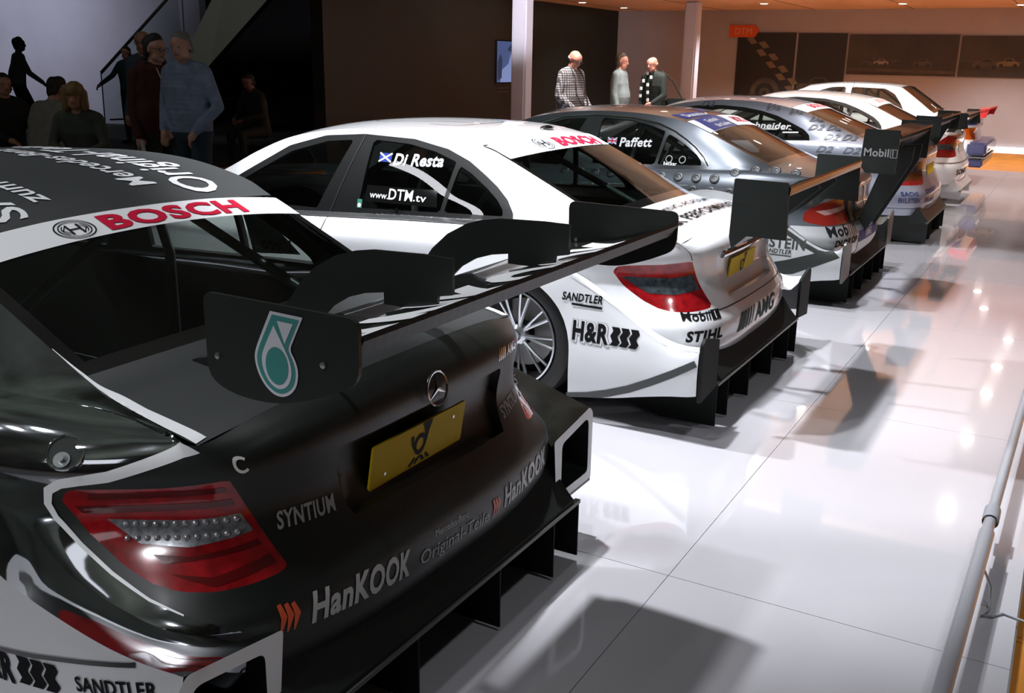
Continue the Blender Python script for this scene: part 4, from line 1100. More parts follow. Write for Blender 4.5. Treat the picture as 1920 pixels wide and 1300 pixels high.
    for sx, off in ((-.7365, -.004),):
        v, f, wd = text2d('Mobil', .02, 0); k = .155 / wd
        vf = (v * [k, .050], f); mesh_obj('endplate_lettering', [(sx, .135 * -1 - a - .005, 1.010 + b_) for a, b_ in vf[0]], vf[1], mat('silver_print', (.45, .46, .46), .35), root)
        v, f, wd = text2d('1', .02, 0); mesh_obj('endplate_lettering', [(sx, -.316 - a * .03, 1.014 + b_ * .036) for a, b_ in v], f, MATS['silver_print'], root)
        q = join2d(*[stroke2d(s_, .004) for s_ in ([(0, 0), (.04, 0)], [(.04, 0), (.04, .05)], [(.04, .05), (0, .05)], [(0, .05), (0, 0)])])
        mesh_obj('endplate_lettering', [(sx, -.305 - a, 1.006 + b_) for a, b_ in q[0]], q[1], MATS['silver_print'], root)
    diffuser(root, MATBLK)
    return root
build_car3()

# ================================================================= car 4: pale silver coupe
def build_car4():
    si = mat('pale_silver_paint', (.29, .31, .38), .38, .3, coat=1.0)
    arch = [(.93, .60), (.93, .84), (.945, .88), (1.0, .935), (1.10, .995), (1.25, 1.07), (1.42, 1.12), (1.6, 1.150), (1.84, 1.165), (2.10, 1.150), (2.35, 1.095), (2.58, .985), (2.78, .875), (2.97, .78), (2.99, .60)]
    pane = [(.975, .85), (.99, .875), (1.08, .945), (1.26, 1.03), (1.42, 1.085), (1.6, 1.115), (1.84, 1.13), (2.08, 1.115), (2.32, 1.06), (2.52, .965), (2.70, .865), (2.82, .80)]
    bands = [('lamp_smoked_band', [(-.86, .72), (-.45, .745), (-.44, .66), (-.86, .64)], SMOKE), ('lamp_bronze_band', [(-.87, .64), (-.44, .66), (-.44, .585), (-.87, .56)], mat('lamp_bronze', (.12, .035, .012), .12, .3, coat=1))]
    cfg = dict(label='pale silver racing coupe fourth in the row, with grey lettering over its rear pillar', paint=si, lamp=LAMP_C4, bands=bands, lamp_mat=REDG, dlo=arch, panes=[('side_window', pane)], fine=.7,
               frame_mat=BLKGLOSS)
    root, T, G, L = car(3, cfg)
    gp = mat('logo_grey', (.11, .12, .145), .4)
    d2 = words('D2', .055, 0, 0, .03, .35, width=.14)
    g = G[-1]
    for a, z in ((-1.23, 1.15), (-1.03, 1.085), (-.86, 1.01), (-.70, .93), (-1.02, 1.01) , (-.60, .965), (-.86, .93), (-1.45, 1.195), (-2.1, 1.185)):
        g.decal('body_lettering', xf(d2, 1, .85, a, z - .02), gp, root, .006)
    for a, z in ((-1.50, .80), (-1.26, .80), (-1.02, .80), (-1.40, .70), (-1.62, .72), (-1.14, .70), (-.95, .84)):
        L.decal('body_lettering', xf(d2, 1.1, 1, a, z), gp, root)
    g.decal('window_lettering', words('Schneider', .055, -1.62, .985, .02, .1, width=.44), WHITE, root, .002)
    g.decal('window_lettering', stroke2d([(-1.25, .955), (-1.10, .962)], .012), WHITE, root, .002)
    T.decal('banner_strip', strip_poly(.565, .585, 1.07, 1.215, .015, .01), WHITE, root, .003)
    T.decal('banner_lettering', words('BOSCH', .09, -.20, 1.095, .02, width=.62), RED, root, .005)
    L.decal('rear_lettering', words('BILSTEIN', .042, -.84, .385, .015, width=.24), mat('navy_print', (.02, .03, .14), .4), root)
    L.decal('rear_lettering', words('SACHS', .034, -.82, .447, .015, .1, width=.20), MATS['navy_print'], root)
    L.decal('rear_lettering', words('Mobil', .05, -.52, .375, .02, .1, width=.30), MATS['navy_print'], root)
    L.decal('rear_lettering', words('DUNLOP', .036, -.48, .455, .015, .1, width=.42), MATS['navy_print'], root)
    L.decal('plate_panel', poly2d([(-.24, .60), (.24, .60), (.24, .69), (-.24, .69)]), YEL, root, .004)
    L.decal('bumper_cutout', poly2d(rounded([(-.50, .255), (-.14, .255), (-.10, .335), (-.44, .345)], .02)), BLK, root, .003)
    L.decal('bumper_gap', stroke2d([(-1.1, .335), (-.62, .33)], .004), RUB, root)
    star_badge(root, .0, .80, -.012, .05)
    ep = [(.07, 1.163), (-.145, 1.157), (-.14, .985), (.03, .975), (.07, 1.01)]
    gen_wing(root, ep, .73, (.05, 1.02), (-.13, 1.10), flap=[(-.04, 1.145), (-.145, 1.15), (-.15, 1.135), (-.09, 1.12)], supports=((-.45, [(.1, .84), (0, .84), (-.10, 1.06), (.02, 1.04)]), (.45, [(.1, .84), (0, .84), (-.10, 1.06), (.02, 1.04)])))
    diffuser(root, BLK, fences=(-.6, -.35, .35, .6))
    return root
build_car4()

# ================================================================= car 5: white with red and smoked lamps
def build_car5():
    wp = mat('white_paint', (.80, .81, .83), .22, coat=1.0)
    bands = [('lamp_smoked_band', [(-.84, .735), (-.43, .735), (-.43, .665), (-.84, .665)], SMOKE)]
    cfg = dict(label='white racing saloon fifth in the row, with tall red lamps and a small black wing', paint=wp, lamp=LAMP_C5, bands=bands, lamp_mat=REDG, fine=.6)
    root, T, G, L = car(4, cfg)
    T.decal('banner_strip', strip_poly(.565, .585, .90, 1.045, .015, .01), WHITE, root, .003)
    T.decal('banner_lettering', words('BOSCH', .09, -.28, .93, .02, width=.7), mat('pale_red_print', (.5, .2, .2), .4), root, .005)
    L.decal('bumper_gap', stroke2d([(-1.1, .525), (-.5, .52), (.0, .515), (.6, .52)], .012), mat('strip_silver', (.3, .31, .32), .3, .8), root, .003)
    L.decal('rear_lettering', words('SONAX', .062, -.55, .385, .02, width=.5), BLKP, root)
    L.decal('boot_gap', stroke2d([(-.42, .60), (-.40, .84)], .006), RUB, root)
    L.decal('plate_panel', poly2d([(-.26, .62), (.26, .62), (.26, .72), (-.26, .72)]), mat('plate_pale', (.4, .38, .33), .4), root, .004)
    star_badge(root, .0, .84, -.012, .05)
    bp = T.ev(-.12, 1.30); tube('roof_antenna', [bp, bp + Vector((.01, -.02, .17))], .003, BLK, root, 5)
    bp = T.ev(.10, 1.42); tube('roof_antenna', [bp, bp + Vector((.12, .06, .15))], .002, BLK, root, 5)
    ep = [(.04, 1.09), (-.10, 1.09), (-.13, .92), (.0, .90), (.05, .98)]
    gen_wing(root, ep, .73, (.03, .96), (-.11, 1.04), flap=[(-.02, 1.075), (-.115, 1.08), (-.12, 1.065), (-.06, 1.055)], supports=((-.5, [(.12, .86), (.03, .86), (-.07, 1.0), (.02, 1.0)]), (.5, [(.12, .86), (.03, .86), (-.07, 1.0), (.02, 1.0)])))
    diffuser(root, mat('white_paint'), half=.6, fences=(-.5, .5), zf=.1)
    return root
build_car5()

# ================================================================= car 6: white boxy saloon with red, white and blue tail
def build_car6():
    wp = mat('white_paint', (.80, .81, .83), .22, coat=1.0)
    blue = mat('bright_blue', (.03, .10, .55), .25, coat=1); navy = mat('navy_bumper', (.04, .045, .13), .3, coat=.6); red = mat('spoiler_red', (.62, .03, .03), .3, coat=.8)
    box_dlo = [(.86, .60), (.86, .85), (1.0, .98), (1.16, 1.095), (1.33, 1.160), (1.53, 1.18), (1.84, 1.18), (2.10, 1.160), (2.35, 1.095), (2.58, .975), (2.78, .865), (2.97, .78), (2.99, .60)]
    p1 = [(.95, .86), (1.06, .965), (1.2, 1.06), (1.34, 1.125), (1.80, 1.145), (1.82, .83)]
    p2 = [(1.90, .81), (1.88, 1.145), (2.08, 1.13), (2.32, 1.06), (2.52, .955), (2.70, .86), (2.82, .80)]
    cfg = dict(label='white boxy racing saloon, farthest of the row, with a red spoiler and blue tail', paint=wp, lamp=LAMP_C6, bands=[], lamp_mat=AMBER, dlo=box_dlo, panes=[('rear_door_window', p1), ('front_door_window', p2)], fine=.6,
               film=[(-.80, .90), (.80, .90), (.80, .80), (.36, .80), (.36, .2), (-.36, .2), (-.36, .80), (-.80, .80)], film_mat=blue, frame_mat=mat('white_frame', (.6, .6, .62), .3))
    root, T, G, L = car(5, cfg)
    L.decal('tail_stripe', stroke2d([(-1.0, .80), (-.4, .80), (.4, .80), (.9, .80)], .035), WHITE, root, .004)
    bp = T.ev(0, .3)
    prof = [(.14, .90), (.02, .90), (-.10, .93), (-.10, .95), (.02, .97), (.14, .96)]
    wing_plane('spoiler_base', -.66, .66, prof, root, wp)
    wing_plane('spoiler_blade', -.68, .68, [(.06, 1.02), (-.15, 1.055), (-.16, 1.04), (-.02, 1.0), (.06, 1.0)], root, red)
    for x in (-.66, .66): plate('spoiler_end', [(.14, .90), (-.12, .93), (-.16, 1.055), (.07, 1.02), (.14, .95)], .02, red, root, 'YZ', x)
    bm = bmesh.new(); box(bm, -.80, .80, -.20, .05, .42, .60, .03); box(bm, -.78, .78, -.17, .05, .26, .37, .02); bm_obj('rear_bumper', bm, navy, root, True)
    boxobj('bumper_strip', -.78, .78, -.19, .0, .385, .405, mat('strip_silver', (.5, .4, .3), .3, .8), root)
    for q in range(3):
        bm = bmesh.new(); bmesh.ops.create_icosphere(bm, subdivisions=2, radius=.02, matrix=Matrix.Translation((-.76 + q * .11, -.205, .50))); bm_obj('bumper_bolt', bm, ALU, root, True)
    return root
build_car6()
#CARS-END

# ================================================================= the hall
def struct(o): o['kind'] = 'structure'; return o
orange = mat('orange_carpet', (.46, .17, .012), .75, noise=.18, nscale=3, bump=.2, bscale=200)
floor_dark = mat('dark_floor', (.014, .016, .010), .9, noise=.3, nscale=2)
struct(boxobj('floor', -4, 30, -6, 30, -.30, -.055, orange))
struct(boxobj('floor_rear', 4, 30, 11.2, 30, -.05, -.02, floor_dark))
gloss = mat('white_gloss_floor', (.50, .49, .52), .09, coat=1.0, coat_rough=.02, spec=.6)
pf = empty('display_platform', (0, 0, 0), 0, 'low white glossy display platform of large panels under the row of cars', 'platform')
boxobj('platform_base', -3.0, 17.9, -.055, 6.82, -.055, -.02, mat('platform_edge', (.5, .5, .5), .3), pf)
pm = None
px0 = -2.96
for i in range(11):
    for j in range(7):
        x0 = -3.0 + i * 1.9; y0 = -.05 + j * .981
        if x0 + 1.9 < -1.0: continue
        if pm is None:
            bm = bmesh.new(); box(bm, 0.0012, 1.8988, 0.0012, .9798, -.02, 0, .0); pm = bm_obj('floor_panel', bm, gloss, pf); pm.location = (x0, y0, 0)
        else:
            o = bpy.data.objects.new('floor_panel', pm.data); link(o, pf); o.location = (x0, y0, 0)
# back walls and ceiling
beige = mat('beige_wall', (.43, .40, .43), .6, noise=.04, nscale=2)
struct(boxobj('wall_back', 22.7, 22.9, -8, 10.0, -.055, 4.0, beige))
struct(boxobj('wall_left', 18.2, 22.9, 10.0, 10.2, -.055, 4.2, mat('dark_wall_ceiling_tint', (.006, .010, .006), .6)))  # dark wall, with the light under the ceiling put in as a greener tint
struct(boxobj('wall_left_open', 11.9, 18.2, 9.97, 10.2, -.055, 5.0, mat('dark_wall_open_tint', (.018, .016, .010), .6)))  # same dark wall; light beyond the ceiling put in as a browner tint
struct(boxobj('wall_right', -3, 22.9, -6.2, -6.0, -.055, 6.0, mat('grey_wall', (.22, .20, .19), .7)))
struct(boxobj('baseboard_back', 22.62, 22.7, -8, 10.0, -.055, .06, mat('glowing_white_trim', (.9, .9, .88), .4, emit=(1, .98, .93), estr=1.2)))  # white trim given a glow of its own
cz = 2.75
ceil_m = mat('orange_wood_ceiling', (.82, .50, .30), .45, noise=.12, nscale=1.2)
for k in range(6):     # ceiling boards running away from the camera, narrow shadow gaps between
    y0 = -5.0 + k * 2.5
    pass
struct(boxobj('ceiling', 9.4, 22.8, -6.0, 10.0, cz, cz + .08, ceil_m))
struct(boxobj('wall_near', -6.2, -6.0, -8, 30, -.055, 7.0, mat('hall_grey_wall', (.16, .165, .15), .7, noise=.5, nscale=.6)))
struct(boxobj('ceiling_hall', -6, 30, -8, 30, 7.0, 7.1, mat('hall_ceiling', (.20, .22, .20), .8, noise=.5, nscale=.4)))
for k in range(8):
    struct(boxobj('trim_%d' % (k + 1), 9.4, 22.7, -4.6 + k * 2.0, -4.585 + k * 2.0, cz - .004, cz + .01, mat('ceiling_gap', (.06, .035, .02), .8)))
lm = mat('downlight_glow', (1, .96, .9), .5, emit=(1, .93, .84), estr=26.0)
rimm = mat('downlight_rim', (.75, .75, .75), .3)
spots = [(10.2, .62, 0), (12.5, .66, 0), (14.5, .61, 0), (16.0, .59, 0), (17.8, .55, 0), (20.03, 1.11, 0), (10.4, 2.7, 0), (12.5, 2.68, 0), (15.94, 2.51, 0), (18.2, 2.9, 0), (10.6, 5.8, 0), (12.9, 5.8, 0), (15.5, 5.8, 0), (18.0, 5.8, 0), (15.2, 9.2, 0), (17.2, 9.25, 0),
         (19.25, 9.3, 'leftmost downlight in the orange ceiling, close to the pale lilac column'), (21.25, 9.24, 'downlight in the orange ceiling near the corner of the dark and beige walls'),
         (20.33, 5.85, 'downlight in the orange ceiling above the orange arrow sign'), (20.85, 3.34, 'downlight in the orange ceiling above the long brown track poster'), (21.6, 1.36, 'rightmost downlight in the orange ceiling, at the right edge of the picture')]
for i, (x, y, lb) in enumerate(spots):
    e = empty('ceiling_downlight', (x, y, cz), 0, lb or 'round recessed downlight seen as a bright spot mirrored in the glossy floor', 'light', 'downlights in the orange ceiling')
    bm = bmesh.new(); bmesh.ops.create_circle(bm, cap_ends=True, radius=.075, segments=20, matrix=Matrix.Translation((0, 0, -.012)) @ Matrix.Rotation(PI, 4, 'X')); bm_obj('lens', bm, lm, e)
    lathe('trim_ring', [(.075, -.014), (.095, -.014), (.10, -.004), (.10, 0)], rimm, e, 24, 'Z')
for x, y, pw in ((11.2, 5.6, 330), (14.0, 5.6, 420), (17.0, 5.4, 420), (10.2, .62, 70), (12.5, .62, 130), (14.5, .62, 170), (16.3, .62, 170), (10.2, 2.75, 150), (12.5, 2.75, 200), (14.5, 2.75, 200), (16.3, 2.75, 200), (20.0, 5.8, 330), (20.5, 1.4, 360), (20.0, 8.6, 50), (20.0, -1.5, 220)):
    spot('downlight_beam', (x, y, cz - .03), (x, y - (1.6 if y > 5 and x < 19 else 0), 0), pw, 130, .6, .06, (1, .97, .95))

# columns
def column(x, y, w_, label, top):
    o = boxobj('column', x - w_ / 2, x + w_ / 2, y - w_ / 2, y + w_ / 2, -.055, top, mat('white_column', (.60, .58, .66), .5), None, .03)
    tag(o, label, 'column'); return o
CYAW = 0
column(13.6, 7.55, .25, 'pale lilac column in front of the dark wall, left of the two columns', 6.9)
column(19.45, 6.98, .27, 'pale pinkish column near the beige wall, right of the two columns', cz)

# posters on the beige wall
pk = mat('poster_dark', (.020, .020, .016), .5); pk2 = mat('poster_brown', (.045, .036, .028), .5, noise=.4, nscale=1.5)
XW = 22.69
def wallflat(nm, vf, m_, parent, off): return mesh_obj(nm, [(XW - off, -a, b_) for a, b_ in vf[0]], vf[1], m_, parent)
def poster(y0, y1, z0, z1, label, m_, art):
    e = empty('wall_poster', (XW, (y0 + y1) / 2, z0), 0, label, 'poster', 'racing photographs on the beige wall')
    inv = Vector((XW, (y0 + y1) / 2, z0))
    def add(nm, vf, mm, off):
        o = mesh_obj(nm, [(XW - off - inv.x, -a - inv.y, b_ - inv.z) for a, b_ in vf[0]], vf[1], mm, e); return o
    bm = bmesh.new(); box(bm, -.025, 0, min(y0, y1) - inv.y, max(y0, y1) - inv.y, 0, z1 - z0); bm_obj('poster_panel', bm, m_, e)
    for a in art: add(a[0], a[1], a[2], .027 + .001 * a[3])
    return e
tan = mat('poster_tan', (.20, .15, .09), .5); mid = mat('poster_mid', (.085, .07, .055), .5, noise=.3, nscale=4); lite = mat('poster_pale', (.28, .25, .22), .5)
def carsil(y, z, s_, body, glass_, n0):
    """small side-on racing car print"""
    pts = [(-.5, .0), (-.5, .14), (-.42, .2), (-.22, .22), (-.1, .36), (.16, .36), (.3, .22), (.48, .18), (.5, .0)]
    a = [('poster_print', poly2d([(-y + p[0] * s_, z + p[1] * s_) for p in pts]), body, n0),
         ('poster_print', poly2d([(-y + p[0] * s_, z + p[1] * s_) for p in [(-.17, .22), (-.08, .33), (.13, .33), (.22, .22)]]), glass_, n0 + 1)]
    for q in (-.3, .3): a.append(('poster_print', poly2d(circ(-y + q * s_, z + .02 * s_, .09 * s_, n=12)), pk, n0 + 1))
    return a
chk = []
for k in range(9):
    t = k / 9; x0 = -6.95 + .10 + t * 1.05; z0 = 2.15 - t * 1.15
    for j in (0, 1):
        xx = x0 + .16 * j - .0; zz = z0 + (.04 if j else 0)
        m_ = tan
        if (k + j) % 2 == 0: chk.append(('poster_print', poly2d([(xx, zz), (xx + .14, zz + .03), (xx + .26, zz - .10), (xx + .12, zz - .13)]), tan, 1))
wheel_art = [('poster_print', ring2d(-6.35, .98, .22, .33), mid, 1), ('poster_print', ring2d(-6.35, .98, .05, .12), mid, 1)]
poster(7.05, 5.75, .92, 2.27, 'dark wall poster with a checkered flag, under the orange arrow sign', pk, chk + wheel_art)
poster(5.70, 4.66, .92, 2.26, 'dark square wall poster right of the checkered flag', pk, carsil(5.2, 1.02, .9, mid, pk, 1))
poster(4.62, 2.45, 1.42, 2.24, 'wide brown poster of racing cars on a track, third from the left', pk2,
       [('poster_print', poly2d([(-4.62, 1.50), (-2.45, 1.46), (-2.45, 1.52), (-4.62, 1.56)]), mid, 1)] + carsil(4.15, 1.62, .38, mid, pk, 2) + carsil(3.92, 1.64, .30, lite, pk, 4) + carsil(3.68, 1.68, .22, mid, pk, 2) + carsil(3.1, 1.63, .36, mid, pk, 2))
poster(2.41, .0, 1.42, 2.22, 'wide brown poster of racing cars, at the right end of the wall', pk2,
       [('poster_print', poly2d([(-2.4, 1.72), (-.05, 1.68), (-.05, 1.70), (-2.4, 1.74)]), mid, 1)] + carsil(1.9, 1.60, .5, mid, pk, 2) + carsil(1.5, 1.64, .42, tan, pk, 4))
sg = empty('arrow_sign', (XW, 6.95, 2.17), 0, 'orange arrow-shaped wall sign lettered DTM above the posters', 'sign')
plate('sign_board', [(-.0 + .30, .0), (-.28, .0), (-.37, .13), (-.28, .26), (.30, .26)], .03, mat('sign_orange', (.72, .10, .012), .5), sg, 'YZ', -.03)
v, f, wd = text2d('DTM', .0, 0); mesh_obj('sign_lettering', [(-.047, .17 - a * .135, .065 + b_ * .135) for a, b_ in v], f, mat('sign_text', (.75, .40, .25), .5), sg)

# video screen on the dark wall
YW = 9.965
sc = empty('video_screen', (17.4, YW, 1.15), 0, 'bluish video screen on the dark wall beside the first column', 'screen')
bm = bmesh.new(); box(bm, -.50, .55, -.03, 0, 0, .80); bm_obj('screen_frame', bm, BLKGLOSS, sc)
sb = mat('screen_blue', (.01, .02, .04), .3, emit=(.10, .15, .36), estr=.55); sl = mat('screen_light', (.02, .03, .05), .3, emit=(.25, .32, .60), estr=.75); sk = mat('screen_dark', (.01, .015, .03), .3, emit=(.04, .06, .13), estr=.5)
def scr(vf, m_, off): return mesh_obj('screen_picture', [(a, -.031 - off, b_) for a, b_ in vf[0]], vf[1], m_, sc)
scr(poly2d([(-.48, .02), (.53, .02), (.53, .78), (-.48, .78)]), sb, 0)
scr(poly2d([(-.35, .02), (-.30, .25), (-.05, .36), (.02, .50), (.12, .62), (.28, .62), (.36, .48), (.34, .36), (.50, .28), (.53, .02)]), sl, .001)
scr(poly2d([(-.10, .62), (.10, .76), (.42, .78), (.45, .72), (.1, .58)]), sk, .002)
scr(poly2d([(-.46, .05), (-.30, .10), (-.28, .45), (-.36, .55), (-.46, .40)]), sk, .002)
cp = empty('wall_caption', (17.2, YW, .98), 0, 'small caption plate under the video screen', 'sign')
for k in range(2): boxobj('caption_line', -.22, .22, -.008, 0, .0 + k * .07, .02 + k * .07, mat('caption_grey', (.08, .08, .06), .6), cp)

# pale wall, stair and balustrade at the back left
pale = mat('pale_lilac_wall', (.40, .40, .47), .7, noise=.22, nscale=.35)
bm = bmesh.new()
a0 = Vector((16.75, 17.55, 0)); a1 = Vector((13.9, 28.5, 0))
for p in (a0, a1): pass
vs = [bm.verts.new(q) for q in (a0 + Vector((0, 0, -.02)), a1 + Vector((0, 0, -.02)), a1 + Vector((0, 0, 5)), a0 + Vector((0, 0, 5)))]
f_ = bm.faces.new(vs); r = bmesh.ops.extrude_face_region(bm, geom=[f_]); [setattr(v_, 'co', v_.co + Vector((.25, .06, 0))) for v_ in r['geom'] if isinstance(v_, bmesh.types.BMVert)]
bmesh.ops.recalc_face_normals(bm, faces=bm.faces); struct(bm_obj('wall_front', bm, pale))
struct(boxobj('wall_end', 18, 29, 29, 29.2, 0, 6, mat('black_void', (.008, .008, .009), .8))); struct(boxobj('wall_far', 29, 29.2, 10, 29, 0, 6, mat('black_void')))
bal = empty('stair_balustrade', (13.15, 16.5, -.02), 0, 'glass stair balustrade with a dark sloping handrail', 'railing')
bo = Vector((13.15, 16.5, -.02)); H0 = Vector((13.24, 16.61, 1.21)); H1 = Vector((14.35, 15.60, 2.80)); B0 = Vector((13.07, 16.42, .0)); B1 = Vector((14.25, 15.40, .0))
tube('handrail', [H0 - bo, H1 - bo], .030, mat('rail_dark', (.012, .012, .012), .4), bal)
for p, q in ((H0, B0), (Vector((14.30, 15.42, 2.7)), Vector((14.15, 15.3, .9)))): tube('baluster', [p - bo, q - bo], .012, mat('rail_dark'), bal, 6)
mesh_obj('glass_panel', [H0 - bo, H1 - bo, B1 - bo, B0 - bo], [(0, 1, 2, 3)], glass('grey_glass', (.62, .66, .66), .06), bal)
boxobj('bottom_rail', -.1, .35, -.3, -.25, .36, .39, mat('rail_dark'), bal)
bmv = [(14.79, 14.68, 2.9), (15.30, 13.86, 2.9), (14.32, 14.82, 1.44), (14.20, 15.27, 1.80), (13.6, 15.45, .85), (13.5, 15.9, 1.15)]
bm = bmesh.new(); L1 = [Vector((15.0, 14.85, 3.25)), Vector((14.24, 15.22, 1.80)), Vector((13.2, 15.75, -.05))]; L2 = [Vector((15.36, 13.75, 3.0)), Vector((14.32, 14.82, 1.40)), Vector((13.4, 15.5, -.05))]
V1 = [[bm.verts.new(p + Vector(d)) for p in (a_, b2)] for a_, b2 in zip(L1, L2) for d in ((0, 0, 0),)]
for q in range(2): bm.faces.new((V1[q][0], V1[q][1], V1[q + 1][1], V1[q + 1][0]))
r = bmesh.ops.extrude_face_region(bm, geom=bm.faces[:]); [setattr(v_, 'co', v_.co + Vector((.35, .2, 0))) for v_ in r['geom'] if isinstance(v_, bmesh.types.BMVert)]
bmesh.ops.recalc_face_normals(bm, faces=bm.faces)
tag(bm_obj('stair_beam', bm, mat('beam_grey', (.16, .17, .15), .6)), 'broad grey sloping beam of the staircase behind the visitors', 'beam')
def seat_cube(x, y, rz, label, m_, z0=-.055):
    e = empty('seat_cube', (x, y, z0), rz, label, 'seat'); bm = bmesh.new(); box(bm, -.26, .26, -.24, .17, .03, .40, .02); bm_obj('cushion', bm, m_, e, True)
    bm = bmesh.new(); box(bm, -.24, .24, -.22, .15, 0, .03); bm_obj('plinth', bm, BLK, e)

# low barrier rail in front of the cars
rl = empty('barrier_rail', (2.4, .09, 0.001), 0, 'grey metal barrier tube running low along the platform edge', 'rail')
rm = mat('rail_grey', (.42, .44, .48), .3, .3, coat=.3)
def RP(x, z=.115): return (x - 2.4, .092 - (x - 2.333) * .0184 - .09, z)
tube('rail_tube', [RP(.2), RP(3.30)], .024, rm, rl, 20); tube('rail_tube', [RP(3.22), RP(17.6)], .0185, rm, rl, 20)
lathe('rail_sleeve', [(.0255, -.05), (.0265, -.048), (.0265, .05), (.0255, .05)], rm, rl, 20, 'X', RP(3.45))
tube('rail_sleeve_pin', [RP(3.45, .09), RP(3.45, .07)], .008, rm, rl, 8)
wp_ = Vector(RP(3.05)); tube('rail_hook', [wp_ + Vector((0, -.02, -.01)), wp_ + Vector((.0, -.045, -.06)), wp_ + Vector((-.02, -.05, -.10)), wp_ + Vector((-.05, -.052, -.108)), wp_ + Vector((-.10, -.035, -.110)), wp_ + Vector((-.09, -.06, -.110)), wp_ + Vector((-.05, -.09, -.110)), wp_ + Vector((-.07, -.16, -.112)), wp_ + Vector((-.09, -.3, -.165))], .004, rm, rl, 8)
for x in (6.3, 9.3, 12.3, 15.3): tube('rail_foot', [RP(x), RP(x, .004)], .010, rm, rl, 8)
tube('rail_foot', [RP(.9), RP(.9, .004)], .012, rm, rl, 8)
#ROOM-END

# ================================================================= people
def prim_dist(P, pr):
    a, ra, b, rb = np.array(pr[0]), pr[1], np.array(pr[2]), pr[3]
    d = b - a; L2 = max((d ** 2).sum(), 1e-9); tt = np.clip(((P - a) @ d) / L2, 0, 1)
    return np.linalg.norm(P - (a + tt[:, None] * d), axis=1) - (ra + (rb - ra) * tt)
def cap_mesh(bm, p0, r0, p1, r1, n=10, sc=None):
    p0 = Vector(p0); p1 = Vector(p1); d = p1 - p0; L_ = d.length
    q = d.to_track_quat('Z', 'Y') if L_ > 1e-6 else Matrix.Identity(3).to_quaternion()
    rings = []
    for k in range(1, 5): a = -PI / 2 + PI / 2 * k / 4; rings.append((r0 * math.cos(a), r0 * math.sin(a)))
    for k in range(0, 4): a = PI / 2 * k / 4; rings.append((r1 * math.cos(a), L_ + r1 * math.sin(a)))
    rv = []
    for r_, z_ in rings: rv.append([bm.verts.new(p0 + q @ Vector((r_ * math.cos(2 * PI * k / n), r_ * math.sin(2 * PI * k / n), z_))) for k in range(n)])
    s_ = bm.verts.new(p0 + q @ Vector((0, 0, -r0))); e_ = bm.verts.new(p0 + q @ Vector((0, 0, L_ + r1)))
    for ra, rb in zip(rv, rv[1:]):
        for k in range(n): bm.faces.new((ra[k], ra[(k + 1) % n], rb[(k + 1) % n], rb[k]))
    for k in range(n): bm.faces.new((s_, rv[0][(k + 1) % n], rv[0][k])); bm.faces.new((e_, rv[-1][k], rv[-1][(k + 1) % n]))
def remesh(name, prims, mats, tags, parent, voxel=.011, smooth=3):
    bm = bmesh.new()
    for p in prims: cap_mesh(bm, *p[:4])
    me = bpy.data.meshes.new('tmp'); bm.to_mesh(me); bm.free(); o = bpy.data.objects.new('tmp', me); COL.objects.link(o)
    md = o.modifiers.new('r', 'REMESH'); md.mode = 'VOXEL'; md.voxel_size = voxel; md.use_smooth_shade = True
    ms = o.modifiers.new('s', 'SMOOTH'); ms.iterations = smooth; ms.factor = .5
    bpy.context.view_layer.update(); ev = o.evaluated_get(bpy.context.evaluated_depsgraph_get()); m2 = bpy.data.meshes.new_from_object(ev)
    bpy.data.objects.remove(o); bpy.data.meshes.remove(me)
    m2.name = name
    while len(m2.materials): m2.materials.pop()
    order = []
    for q in tags:
        if q not in order: order.append(q)
    for q in order: m2.materials.append(mats[q])
    n = len(m2.polygons); C_ = np.zeros(n * 3); m2.polygons.foreach_get('center', C_); C_ = C_.reshape(-1, 3)
    D = np.stack([prim_dist(C_, p) + (p[5] if len(p) > 5 else 0) for p in prims], 1); best = D.argmin(1)
    m2.polygons.foreach_set('material_index', [order.index(tags[b_]) for b_ in best]); m2.polygons.foreach_set('use_smooth', [True] * n); m2.update()
    o = bpy.data.objects.new(name, m2); return link(o, parent)

def hand(pr, w, d, side, up=Vector((0, 0, 1)), curl=.8):
    """palm, four fingers and a thumb; w wrist, d pointing direction"""
    w = Vector(w); d = Vector(d).normalized(); s_ = d.cross(up).normalized() * side; n = d.cross(s_).normalized()
    if n.z > 0: n = -n
    pr.append((w, .026, w + d * .05, .034, 'skin'))
    for k, ln in enumerate((.062, .072, .068, .052)):
        o_ = (k - 1.5) * .019; b_ = w + d * .075 + s_ * o_
        m_ = b_ + (d * math.cos(curl * .5) + n * math.sin(curl * .5)) * ln * .55; e_ = m_ + (d * math.cos(curl * 1.3) + n * math.sin(curl * 1.3)) * ln * .5
        pr.append((b_, .0095, m_, .009, 'skin')); pr.append((m_, .009, e_, .0075, 'skin'))
    b_ = w + d * .02 - s_ * .03; m_ = b_ + (d * .7 - s_ * .7 + n * .2).normalized() * .035; e_ = m_ + (d + n * .4).normalized() * .03
    pr.append((b_, .012, m_, .0105, 'skin')); pr.append((m_, .0105, e_, .009, 'skin'))

